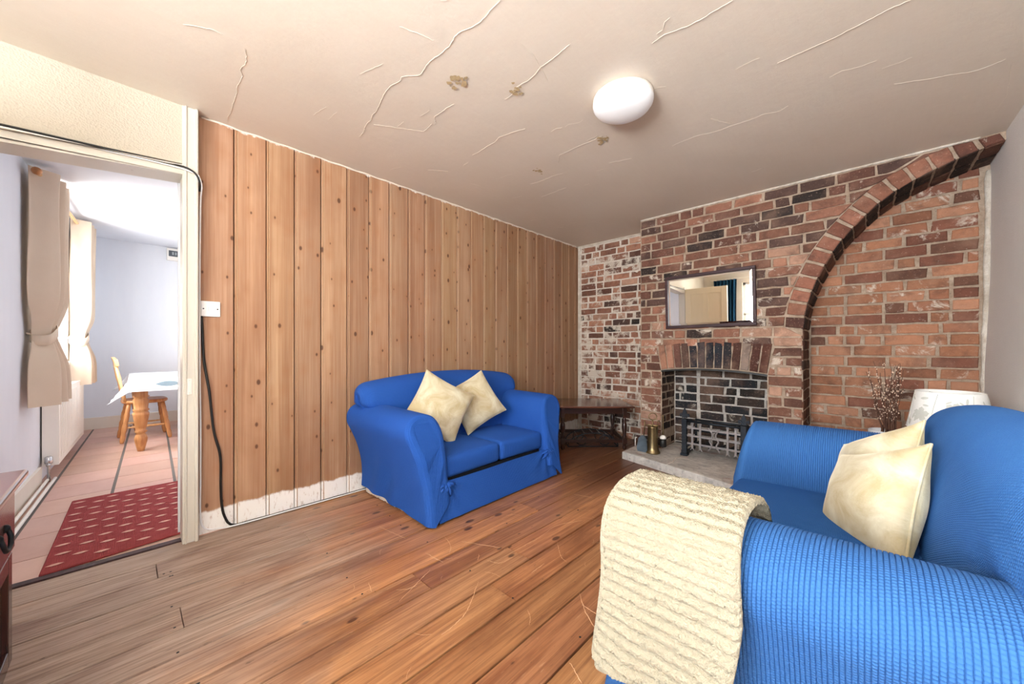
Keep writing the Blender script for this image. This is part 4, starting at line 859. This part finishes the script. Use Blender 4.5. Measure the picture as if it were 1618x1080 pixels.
# throw over the arm of the right sofa
th=thing('throw_blanket','cream ribbed plush throw hanging over the arm of the right sofa','blanket',(-.33,.9,.0))
sec=[(-.012,.500),(-.008,.54),(.016,.590),(.060,.648),(.13,.674),(.205,.670),(.272,.640),(.306,.585),(.312,.52),(.316,.45),(.322,.37),(.330,.27)]
S,L=spline(sec,330); d=np.gradient(S,axis=0); d/=np.linalg.norm(d,axis=1)[:,None]; N2=np.stack([-d[:,1],d[:,0]],1)
nx=110; pitch=.0235; P=np.zeros((nx,330,3)); v=np.linspace(0,L,330); vn=vnoise(41); vb=vnoise(43)
rib=np.abs(np.sin(PI*v/pitch))**.5
for i,a in enumerate(np.linspace(0,1,nx)):
    x=-.478+.30*a; 
    hem=L*(1.0-.04*a)-.0; rnd=max(0,1-a/.10); hemc=hem-.035*rnd**2-.02*max(0,(a-.92)/.08)**2
    s=np.linspace(0,1,330)*hemc; Q=np.stack([np.interp(s,v,S[:,k]) for k in (0,1)],1); Nn=np.stack([np.interp(s,v,N2[:,k]) for k in (0,1)],1)
    wob=.006*math.sin(a*9)+.003*math.sin(a*23); low=np.clip((.5-Q[:,1])/.25,0,1)
    edge=min(1,min(a,1-a)/.035); border=1 if a<.045 else 0
    hr=np.interp(s-.012*math.sin(a*3.5)*low-.05*a*low,v,rib)
    pts=np.stack([np.full(330,a*8),s*30,np.zeros(330)],1)
    fz_=.0030*vb(pts,1.6)*hr+.0016*rng.normal(size=330)*hr
    h=.0035+(.0165*hr*(1 if not border else .35)+fz_)*(.25+.75*edge**.5)+ (.005 if border else 0)
    h=h*np.clip((1-np.linspace(0,1,330))/.012,.2,1)
    P[i,:,0]=x+.006*np.sin(s*14)-.03*low*(.5-a)*-.6+ -.012*low; P[i,:,1]=1.13-(Q[:,0]+Nn[:,0]*h+low*(wob+.016*math.sin(a*5.2+.6)+.03*max(0,(a-.72)/.28)**1.5)); P[i,:,2]=Q[:,1]+Nn[:,1]*h
P-=np.array([-.33,.9,0]); mb=MB(); mb.grid(P,flip=False)
Pb=P.copy(); 
for i in range(nx): Pb[i]=P[i]*1.0; 
Pb[...,1]+=.010; mb.grid(Pb,flip=True); mb.build('woven_cloth',M['plush'],th)
mb=MB(); mb.tube([tuple(p) for p in P[4][::4]],.0035,6); tag(mb.build('hem_seam',M['plush'],th))

# ------------------------------------------------------------------ ceiling light, mirror, switch, cables
cl_=thing('ceiling_light','round white plastic ceiling light','ceiling light',(-.905,1.765,CH))
b=MB(); b.lathe([(.148,0),(.150,-.018),(.146,-.026)],(0,0,-.002),48); b.build('base',M['offwhite'],cl_)
b=MB(); b.lathe([(.146,-.022),(.150,-.030),(.147,-.042),(.136,-.058),(.112,-.073),(.075,-.084),(.035,-.089),(.004,-.090)],(0,0,0),56); b.build('diffuser',M['lit'],cl_)
mr=thing('wall_mirror','oblong mirror in a dark wooden frame on the chimney breast','mirror',(-1.02,3.590,1.222)); mr.rotation_euler=(R30(-1.6)*-1,R30(-.6),0)
w,h,fw=.735,.490,.026
b=MB(); 
for a in [(-w/2,w/2,0,fw),(-w/2,w/2,h-fw,h),(-w/2,-w/2+fw,fw,h-fw),(w/2-fw,w/2,fw,h-fw)]: b.box(a[0],a[1],-.024,-.004,a[2],a[3],0,.004)
b.box(-w/2+.005,w/2-.005,-.006,-.003,.005,h-.005); b.build('frame',M['frame'],mr)
b=MB(); x0,x1,z0,z1=-w/2+fw,w/2-fw,fw,h-fw; bv=.017; yo,yi=-.0085,-.0105
b.add([(x0,yo,z0),(x1,yo,z0),(x1,yo,z1),(x0,yo,z1),(x0+bv,yi,z0+bv),(x1-bv,yi,z0+bv),(x1-bv,yi,z1-bv),(x0+bv,yi,z1-bv)],[(4,5,6,7),(0,1,5,4),(1,2,6,5),(2,3,7,6),(3,0,4,7)]); b.build('glass',M['mirror'],mr)
sw=thing('light_switch','square white light switch beside the door frame','light switch',(XL+.001,.329,1.257))
b=MB(); b.box(0,.011,-.043,.043,-.043,.043,0,.003); b.build('plate',M['white'],sw)
b=MB(); b.box(.009,.0155,-.010,.010,-.012,.012,0,.002); b.build('rocker',M['white'],sw)
for y in (-.031,.031): b=MB(); b.lathe([(.004,0),(.003,.0015),(.001,.002)],(.0105,y,0),10,0,(1,0,0)); b.build('screw',M['iron'],sw)
def cable(name,lab,pts,rad,m,n=70):
    P,_=spline(pts,n); b=MB(); b.tube([tuple(p) for p in P],rad,8); return tag(b.build(name,m),lab,'cable')
cable('cable','thick black cable hanging down the pine boards below the light switch',[(XL+.012,.289,1.215),(XL+.012,.293,1.141),(XL+.014,.300,.966),(XL+.016,.323,.789),(XL+.016,.342,.574),(XL+.016,.371,.426),(XL+.014,.374,.25),(XL+.013,.378,.15),(XL+.014,.391,.075),(XL+.016,.425,.016),(XL+.014,.52,.008),(XL+.013,.9,.007),(XL+.012,1.4,.007)],.0062,M['black'],110)
cable('cable','thin white cable running down the door frame and along the boards',[(XD+.012,.268,1.968),(XD+.010,.281,1.935),(XL+.045,.287,1.90),(XL+.035,.283,1.83),(XL+.030,.280,1.4),(XL+.028,.281,.9),(XL+.026,.284,.6),(XL+.022,.284,.3),(XL+.020,.284,.12),(XL+.022,.298,.045),(XL+.026,.348,.022),(XL+.028,.44,.012),(XL+.026,.70,.009),(XL+.024,1.21,.008),(XL+.022,1.5,.008)],.0042,M['white'],140)
cable('cable','black cable tacked along the top of the door frame',[(XD+.004,-.60,head(-.6)+.070),(XD+.006,-.36,head(-.36)+.066),(XD+.007,0,head(0)+.050),(XD+.008,.18,head(.18)+.040),(XD+.016,.225,head(.225)+.030),(XD+.018,.258,head(.258)+.008),(XD+.010,.276,head(.27)-.03),(XL+.040,.279,head(.27)-.07)],.0048,M['black'],80)
cable('cable','white cable under the black one along the door head',[(XD+.006,-.60,head(-.6)+.060),(XD+.007,-.36,head(-.36)+.056),(XD+.008,0,head(0)+.040),(XD+.008,.19,head(.19)+.027),(XD+.016,.25,head(.25)+.012)],.0036,M['white'],60)

# ------------------------------------------------------------------ hearth and fireplace tools
he=MB(); pl=[(-1.665,3.60),(-1.665,3.225),(-.36,2.885),(-.36,3.60)]
pl2=[(-1.665,3.60),(-1.668,3.40),(-1.660,3.226),(-1.40,3.160),(-1.10,3.083),(-1.03,3.064),(-.70,2.98),(-.36,2.89),(-.36,3.60),(FX1,3.60),(FX1,3.93),(FX0,3.93),(FX0,3.60)]
bm=bmesh.new(); lo=[bm.verts.new((*p,.0)) for p in pl2]; f=bm.faces.new(lo); ex=bmesh.ops.extrude_face_region(bm,geom=[f]); 
for q in ex['geom']:
    if isinstance(q,bmesh.types.BMVert): q.co.z=.068
bmesh.ops.recalc_face_normals(bm,faces=bm.faces[:]); te=[e for e in bm.edges if all(q.co.z>.05 for q in e.verts)]
bmesh.ops.bevel(bm,geom=te,offset=.010,segments=2,profile=.5,affect='EDGES'); he.bm(bm,0)
he.tube([(-1.205,3.115,.0675),(-1.19,3.2,.068),(-1.215,3.35,.068),(-1.19,3.58,.068)],.004,5,1)
tag(he.build('hearth',[M['stone'],M['lime']]),'worn grey stone hearth slab in front of the fireplace','hearth')
cs=thing('companion_stand','aged brass fireside companion stand with ring handle','fire tool stand',(-1.432,3.375,.068))
b=MB(); b.lathe([(.062,0),(.066,.006),(.064,.014),(.056,.024),(.050,.05),(.046,.10),(.044,.235),(.046,.240),(.043,.246),(.005,.248)],(0,0,0),32); b.build('body',M['brass'],cs)
b=MB(); b.tube([(0,0,.24),(0,0,.30)],.006,8); b.tube([(-.062,-.02,.250),(-.03,0,.256),(.03,0,.256),(.062,.02,.250)],.005,8); b.tube([(0,-.035,.253),(0,.035,.253)],.005,8); b.build('hook_arms',M['brass'],cs)
b=MB(); b.tube([(.029*math.cos(a),.02*math.cos(a),.335+.032*math.sin(a)) for a in np.linspace(0,2*PI,26)],.0045,8); b.build('ring_handle',M['brass'],cs)
sv=thing('fire_shovel','grey ash shovel hanging on the brass companion stand','shovel',(-1.503,3.338,.07))
b=MB(); b.tube([(.012,0,.29),(.010,0,.25),(.004,-.004,.155)],.005,8); b.build('handle',M['brass'],sv)
b=MB(); out_=[(-.010,.158),(.016,.158),(.036,.128),(.042,.03),(.034,.002),(-.052,.002),(-.060,.03),(-.040,.128)]
G=[(x,-.010-.014*(1-((x)/.05)**2)*0-.010*z/.16,z) for x,z in out_]; n=len(G); cen=(-.005,.000,.08)
b.add(G+[cen],[(k,(k+1)%n,n) for k in range(n)],0,True); b.add([(x,y-.003,z) for x,y,z in G]+[(cen[0],cen[1]-.003,cen[2])],[((k+1)%n,k,n) for k in range(n)],0,True); b.add(G+[(x,y-.003,z) for x,y,z in G],[(k,n+k,n+(k+1)%n,(k+1)%n) for k in range(n)]); b.build('blade',M['steel'],sv)
br=thing('hearth_brush','small hearth brush with white collar hanging on the companion stand','brush',(-1.352,3.415,.07))
b=MB(); b.lathe([(.005,.16),(.006,.2),(.005,.26),(.007,.335),(.012,.345),(.004,.355)],(0,0,0),12); b.build('handle',M['brass'],br)
b=MB(); b.lathe([(.008,.168),(.024,.158),(.028,.145),(.027,.135)],(0,0,0),18); b.build('collar',M['offwhite'],br)
b=MB(); b.lathe([(.025,.137),(.028,.10),(.030,.066),(.024,.060)],(0,0,0),18); b.build('bristles',M['black'],br)
pk=MB(); pk.tube([(-1.398,3.40,.09),(-1.398,3.40,.33),(-1.392,3.398,.365),(-1.380,3.395,.370),(-1.374,3.394,.352)],.0045,8); tag(pk.build('poker',M['brass']),'hooked brass poker hanging on the companion stand','poker')
gp=MB(); gp.tube([(-1.685,3.55,.002),(-1.685,3.55,.125),(-1.683,3.547,.138),(-1.665,3.542,.142)],.006,8); tag(gp.build('gas_pipe',M['offwhite']),'short white pipe stub rising beside the hearth','pipe')
# fire front with fleur-de-lis standards
fg=thing('fire_grate','cast iron fire front with fleur-de-lis posts and pierced bars','fire grate',(-.96,3.50,.068))
def fleur(mb,x,z):
    pet=[(0,0),(.010,.012),(.006,.024),(.020,.045),(.0,.095),(-.020,.045),(-.006,.024),(-.010,.012)]
    mb.prism([(x+a,z+b_) for a,b_ in pet],1,-.008,.008)
    for sg in (-1,1): mb.prism([(x+sg*a,z+b_) for a,b_ in [(.004,.018),(.020,.040),(.038,.042),(.042,.022),(.032,.008),(.030,.022),(.020,.022),(.006,.004)]],1,-.007,.007)
    mb.box(x-.022,x+.022,-.010,.010,z+.004,z+.014)
for x in (-.232,.232):
    b=MB(); b.box(x-.020,x+.020,-.018,.018,.0,.33,0,.003); b.box(x-.030,x+.030,-.030,.030,.0,.022,0,.004); b.box(x-.024,x+.024,-.022,.022,.022,.05,0,.004)
    for q in np.linspace(.07,.30,9): b.box(x-.022,x+.022,-.020,.020,q,q+.010,0,.002)
    fleur(b,x,.335); b.box(x-.012,x+.012,.01,.26,.012,.034,0,.003); b.build('post',M['iron'],fg)
b=MB()
for z in (.115,.185,.255): b.box(-.21,.215,-.004,.004,z-.008,z+.008)
for x in (-.165,-.10,.115,.175):
    b.box(x-.008,x+.008,-.007,.005,.075,.295); 
    for sg in (-1,1): b.tube([(x,-.001,.082),(x+sg*.016,-.001,.058)],.006,6)
    b.box(x-.011,x+.011,-.007,.005,.29,.302)
for sg in (-1,1):
    pts,_=spline([(.010+sg*.045,0,.275),(.010+sg*.018,0,.235),(.010+sg*.014,0,.20),(.010+sg*.035,0,.165),(.010+sg*.018,0,.125),(.010+sg*.045,0,.075)],24); b.tube([tuple(p) for p in pts],.008,6)
b.tube([(-.0,0,.235),(.02,0,.235)],.006,6); b.build('pierced_front',M['greyiron'],fg)
b=MB()
for z in (.10,.16,.22): b.tube([(-.21,.10,z),(.21,.10,z)],.009,8)
for x in np.linspace(-.18,.18,6): b.tube([(x,.03,.09),(x,.24,.09)],.009,8)
b.tube([(-.21,.24,.05),(-.21,.24,.30)],.010,8); b.tube([(.21,.24,.05),(.21,.24,.30)],.010,8); b.tube([(-.21,.24,.29),(.21,.24,.29)],.010,8); b.tube([(-.21,.0,.09),(-.21,.24,.09)],.009,8); b.tube([(.21,.0,.09),(.21,.24,.09)],.009,8)
b.tube([(-.225,.06,.30),(.225,.06,.30)],.011,8); b.tube([(-.225,0,.30),(-.225,.06,.30)],.010,6); b.tube([(.225,0,.30),(.225,.06,.30)],.010,6); b.build('basket_bars',M['iron'],fg)

# ------------------------------------------------------------------ dark oak table across the corner
A=R30(43.8); ct=thing('side_table','low dark oak table with turned legs set across the corner','side table',(-1.70-.72*.39-.66*.29+.0,3.52-.69*.39+.75*.29,0),A)
tw,td,tz=.80,.60,.452
b=MB(); b.box(-tw/2,tw/2,-td/2,td/2,tz-.020,tz,0,.006); b.build('table_top',M['oaktop'],ct)
b=MB(); 
for sg in (-1,1): b.box(-tw/2+.07,tw/2-.07,sg*(td/2-.075)-.009,sg*(td/2-.075)+.009,tz-.085,tz-.02); b.box(sg*(tw/2-.085)-.009,sg*(tw/2-.085)+.009,-td/2+.07,td/2-.07,tz-.085,tz-.02)
b.build('apron',M['oak'],ct)
tl=[(.012,0),(.020,.01),(.022,.03),(.015,.045),(.020,.05),(.020,.11)],[(.014,.112),(.022,.13),(.015,.15),(.020,.18),(.026,.225),(.024,.26),(.014,.285),(.022,.30),(.016,.315),(.018,.33)]
for sx_ in (-1,1):
    for sy_ in (-1,1):
        b=MB(); o=(sx_*(tw/2-.085),sy_*(td/2-.075),0); b.lathe(tl[0],o,16); b.lathe(tl[1],o,16); b.box(o[0]-.022,o[0]+.022,o[1]-.022,o[1]+.022,.06,.115,0,.003); b.box(o[0]-.022,o[0]+.022,o[1]-.022,o[1]+.022,.33,tz-.02,0,.003); b.build('leg',M['oak'],ct)
for sg in (-1,1):
    b=MB(); b.box(-tw/2+.085,tw/2-.085,sg*(td/2-.075)-.010,sg*(td/2-.075)+.010,.072,.108,0,.003); b.build('stretcher',M['oak'],ct)
    b=MB(); b.box(sg*(tw/2-.085)-.010,sg*(tw/2-.085)+.010,-td/2+.075,td/2-.075,.072,.108,0,.003); b.build('stretcher',M['oak'],ct)
ws=thing('wire_rack','black scrolled wire rack lying under the corner table','rack',(-2.13,3.44,.001),A)
b=MB()
for y in (-.10,.10):
    b.tube([(.26*math.cos(a),y,.02+.13*math.sin(a)) for a in np.linspace(0,PI,24)],.006,7)
    b.tube([(-.26,y,.012),(.26,y,.012)],.006,7)
    for x in (-.12,.12): b.tube([(x+.055*math.cos(a),y,.075+.05*math.sin(a)) for a in np.linspace(0,2*PI,20)],.005,7)
for x in (-.26,.26): b.tube([(x,-.10,.012),(x,.10,.012)],.006,7)
b.build('frame',M['iron'],ws)
b=MB(); 
for k in range(5): x=-.16+.08*k; z=.02+.13*math.sqrt(max(0,1-(x/.26)**2)); b.tube([(x,-.10,z),(x,.10,z)],.004,6)
b.build('rungs',M['greyiron'],ws)

# ------------------------------------------------------------------ lamp corner behind the right sofa
lt=thing('lamp_table','low white table in the alcove carrying lamp and pot','table',(.16,3.40,0))
b=MB(); b.box(-.28,.36,-.32,.34,.335,.36,0,.006); b.lathe([(.10,.36),(.10,.38)],(-.065,-.04,0),24); b.build('table_top',M['offwhite'],lt)
for sx_,sy_ in ((-.25,-.29),(.33,-.29),(-.25,.31),(.33,.31)): b=MB(); b.box(sx_-.02,sx_+.02,sy_-.02,sy_+.02,0,.335,0,.004); b.build('leg',M['offwhite'],lt)
lm=thing('table_lamp','table lamp with white floral-print fabric shade in the alcove','lamp',(.335,3.22,.365))
b=MB(); b.lathe([(.065,0),(.068,.008),(.05,.02),(.02,.035),(.028,.06),(.045,.10),(.030,.15),(.012,.18),(.012,.26)],(0,0,0),28); b.build('base',M['pot'],lm)
sh=MB(); r0,r1,z0,z1=.168,.132,.215,.425
def cone(th,t,o=0): rr=r0+(r1-r0)*t+o; return (rr*math.cos(th),rr*math.sin(th),z0+(z1-z0)*t)
G=np.array([[cone(a,t) for t in np.linspace(0,1,8)] for a in np.linspace(0,2*PI,73)]); sh.grid(G); sh.grid(np.array([[cone(a,t,-.002) for t in np.linspace(0,1,8)] for a in np.linspace(0,2*PI,73)]),flip=True)
for t in (0,1): sh.tube([cone(a,t) for a in np.linspace(0,2*PI,60)],.0022,5)
def decal(cx,ct_,shape,o=.0008):
    k=(r0+r1)/2; H=z1-z0; pts=[cone(cx+u/k,ct_+w_/H,o) for u,w_ in shape]; 
    if any(not(0.01<ct_+w_/H<.99) for u,w_ in shape): return
    sh.add(pts+[cone(cx,ct_,o)],[(i,(i+1)%len(pts),len(pts)) for i in range(len(pts))],1)
Rl=np.random.default_rng(6)
def flower(th_,t_,s,ph=0):
    for k in range(5):
        a=ph+2*PI*k/5; c_=(math.cos(a)*s*.55,math.sin(a)*s*.55)
        sh_=[(c_[0]*0+s*.52*math.cos(q)*(1+.12*math.cos(6*q)),s*.40*math.sin(q)*(1+.12*math.cos(6*q))) for q in np.linspace(0,2*PI,18,endpoint=False)]
        sh_=[(x*math.cos(a)-y*math.sin(a),x*math.sin(a)+y*math.cos(a)) for x,y in sh_]
        kk=(r0+r1)/2; decal(th_+c_[0]/kk,t_+c_[1]/(z1-z0),sh_,.0008+.00005*k)
for i in range(7): flower(i*2*PI/7+.25,.60 if i%2 else .40,.034 if i%2 else .038,i)
for i in range(46):
    a=Rl.uniform(0,6.28); th_,t_=Rl.uniform(0,6.28),Rl.uniform(.08,.92); l=Rl.uniform(.012,.022)
    decal(th_,t_,[(l*math.cos(q)*math.cos(a)-.35*l*math.sin(q)*math.sin(a),l*math.cos(q)*math.sin(a)+.35*l*math.sin(q)*math.cos(a)) for q in np.linspace(0,2*PI,10,endpoint=False)])
for i in range(7):
    th_=i*2*PI/7+.7; pts=[cone(th_+.10*math.sin(q*2.4+i),.03+.93*q,.0012) for q in np.linspace(0,1,16)]; sh.tube(pts,.0011,4,1)
sh.build('lamp_shade',[M['shade'],M['print_grey']],lm)
b=MB(); b.tube([(0,0,.26),(0,0,.40)],.006,8); 
for a in (0,2*PI/3,4*PI/3): b.tube([(0,0,.40),cone(a,.93,-.003)],.003,6)
b.build('shade_carrier',M['chrome'],lm)
vp=thing('plant_pot','fluted white pot holding dried bud twigs in the alcove','pot',(.095,3.36,.38))
b=MB(); n=48; pr=[(.055,0),(.070,.02),(.082,.07),(.088,.12),(.090,.132),(.084,.134),(.080,.12),(.06,.11)]
G=np.array([[((r_+(.003*math.cos(k*PI) if .01<z<.13 else 0))*math.cos(2*PI*k/n),(r_+(.003*math.cos(k*PI) if .01<z<.13 else 0))*math.sin(2*PI*k/n),z) for r_,z in pr] for k in range(n+1)]); b.grid(G); b.lathe([(.062,.108),(.002,.112)],(0,0,0),20); b.build('pot',M['pot'],vp)
tw_=thing('dried_twigs','tall dried brown twigs with pale buds standing in the white pot','dried twigs',(.095,3.36,.49))
Rt=np.random.default_rng(12); b=MB(); bd_=MB(); nb=0
for k in range(34):
    a=Rt.uniform(0,2*PI); rr=Rt.uniform(.0,.04); sp=Rt.uniform(.02,.085); hgt=Rt.uniform(.28,.47); bend=Rt.uniform(-.03,.03)
    pts=[(rr*math.cos(a)+sp*math.cos(a)*t**1.3+bend*math.sin(3*t)*math.sin(a)+.004*Rt.normal(),rr*math.sin(a)+sp*math.sin(a)*t**1.3-bend*math.sin(3*t)*math.cos(a)+.004*Rt.normal(),hgt*t) for t in np.linspace(0,1,9)]
    b.tube(pts,[.0030*(1-.55*t) for t in np.linspace(0,1,9)],5)
    for q in range(Rt.integers(6,12)):
        t=Rt.uniform(.22,1)**.8; i=min(7,int(t*8)); p=np.array(pts[i])+(np.array(pts[i+1])-np.array(pts[i]))*(t*8-i); off=Rt.normal(size=3)*.003; s=Rt.uniform(.0022,.0040)
        bd_.lathe([(.0004,-s*1.3),(s*.8,-s*.6),(s,0),(s*.75,s*.8),(.0004,s*1.5)],tuple(p+off),6)
tag(b.build('stems',M['twig'],tw_),kind='stuff'); tag(bd_.build('buds',M['bud'],tw_),'pale buds',kind='stuff')

# ------------------------------------------------------------------ cabinet, open door, front curtain
cab=thing('cabinet','dark mahogany cabinet cut off by the left edge of the frame','cabinet',(-1.57,-.39,0))
b=MB(); b.box(-.365,.365,-.13,.130,.06,.625,0,.003); b.box(-.36,.36,-.13,.115,.0,.06); b.build('body',M['mahog'],cab)
b=MB(); b.box(-.395,.395,-.145,.172,.625,.648,0,.008,3); b.build('top',M['mahogx'],cab)
for k,x in enumerate((-.178,.178)):
    b=MB(); b.box(x-.172,x+.172,.128,.150,.42,.612,0,.004); d_=b.build('drawer',M['mahog'],cab)
    hb=MB(); hx=x+.008 if k==0 else x; hb.lathe([(.012,0),(.010,.006),(.004,.010)],(hx-.045,.150,.52),12,0,(0,1,0)); hb.lathe([(.012,0),(.010,.006),(.004,.010)],(hx+.045,.150,.52),12,0,(0,1,0))
    hb.tube([(hx-.045,.154,.520),(hx-.046,.160,.497),(hx-.03,.162,.478),(hx,.162,.472),(hx+.03,.162,.478),(hx+.046,.160,.497),(hx+.045,.154,.520)],.0055,8); hb.build('handle',M['iron'],d_)
    b=MB(); b.box(x-.165,x-.115,.128,.146,.075,.41,0,.003); b.box(x+.115,x+.165,.128,.146,.075,.41,0,.003); b.box(x-.115,x+.115,.128,.146,.36,.41,0,.003); b.box(x-.115,x+.115,.128,.146,.075,.125,0,.003); b.box(x-.115,x+.115,.126,.134,.125,.36); b.build('door',M['mahog'],cab)
do=thing('door_leaf','cream panelled door standing open, seen in the mirror','door',(-2.60,-.57,.005)); do['kind']='thing'
b=MB(); dwid,dh,dt=.74,1.955,.035
for a in [(0,.10,0,dh),(dwid-.10,dwid,0,dh),(.10,dwid-.10,dh-.11,dh),(.10,dwid-.10,0,.2),(.10,dwid-.10,.82,.98),(dwid/2-.045,dwid/2+.045,.2,dh-.11)]: b.box(a[0],a[1],-dt/2,dt/2,a[2],a[3],0,.003)
b.box(.09,dwid-.09,-.006,.006,.18,dh-.10); b.build('panelled_leaf',M['doorcream'],do)
b=MB(); b.lathe([(.024,0),(.026,.006),(.010,.012),(.010,.03),(.026,.045),(.028,.055),(.018,.066)],(dwid-.06,dt/2,.95),20,0,(0,1,0)); b.build('door_knob',M['brass'],do)
bc=thing('curtain','deep blue window curtain seen only in the mirror','curtain',(-2.17,YR+.06,.10))
n=140; G=np.zeros((n,30,3))
for i in range(n):
    u=i/(n-1)
    for j in range(30):
        v=j/29; G[i,j]=((u-.5)*.44*(1-.10*math.sin(v*PI)),.055+.045*math.sin(u*7*2*PI)+.008*math.sin(v*5+u*9),v*2.08)
b=MB(); b.grid(G); b.grid(G-np.array([0,.003,0]),flip=True); b.build('fabric',M['bluecurtain'],bc)
rd=thing('curtain_rail','white curtain rail above the front window, seen only in the mirror','curtain rail',(-.85,YR+.06,2.19)); b=MB(); b.tube([(-1.6,.055,0),(1.2,.055,0)],.011,10); b.build('rod',M['offwhite'],rd); 
for x in (-1.2,1.05): b=MB(); b.tube([(x,-.06,0),(x,.055,0)],.008,8); b.build('bracket',M['offwhite'],rd)

# ------------------------------------------------------------------ light, sky, camera
def area(name,loc,rot,sx,sy,power,colr=(1,1,1)):
    l=bpy.data.lights.new(name,'AREA'); l.shape='RECTANGLE'; l.size=sx; l.size_y=sy; l.energy=power; l.color=colr
    o=bpy.data.objects.new(name,l); COL.objects.link(o); o.location=loc; o.rotation_euler=rot; return o
area('front_window_daylight',(-.42,YR-.15,(WZ0+WZ1)/2),(PI/2+R30(48),0,R30(-36)),1.26,WZ1-WZ0-.04,172,(.935,.972,1))
xm=(kwx0+kwx1)/2; area('kitchen_window_daylight',(xm,ky(xm,KY)-.16,(kwz0+kwz1)/2),(PI/2,0,.036),kwx1-kwx0-.04,kwz1-kwz0-.04,52,(1,.99,.98))
W_=bpy.data.worlds.new('sky'); SC.world=W_; W_.use_nodes=True; nt=W_.node_tree; bg=nt.nodes['Background']
sk=nt.nodes.new('ShaderNodeTexSky'); sk.sky_type='NISHITA'; sk.sun_disc=False; sk.sun_elevation=R30(40); nt.links.new(sk.outputs[0],bg.inputs[0]); bg.inputs[1].default_value=.35
cam=bpy.data.cameras.new('camera'); co=bpy.data.objects.new('camera',cam); COL.objects.link(co); SC.camera=co
cam.sensor_width=36; cam.lens=585/1618*36; cam.shift_y=9/1618; cam.clip_start=.02
co.location=(0,0,1.04); co.rotation_euler=(PI/2,0,R30(43.8))
SC.view_settings.view_transform='Standard'; SC.view_settings.look='None'; SC.view_settings.gamma=1; SC.view_settings.use_curve_mapping=False; SC.view_settings.exposure=1.4
SC.cycles.max_bounces=12; SC.cycles.diffuse_bounces=8; SC.cycles.glossy_bounces=5; SC.cycles.transparent_max_bounces=16; SC.cycles.use_denoising=True; SC.cycles.sample_clamp_indirect=8
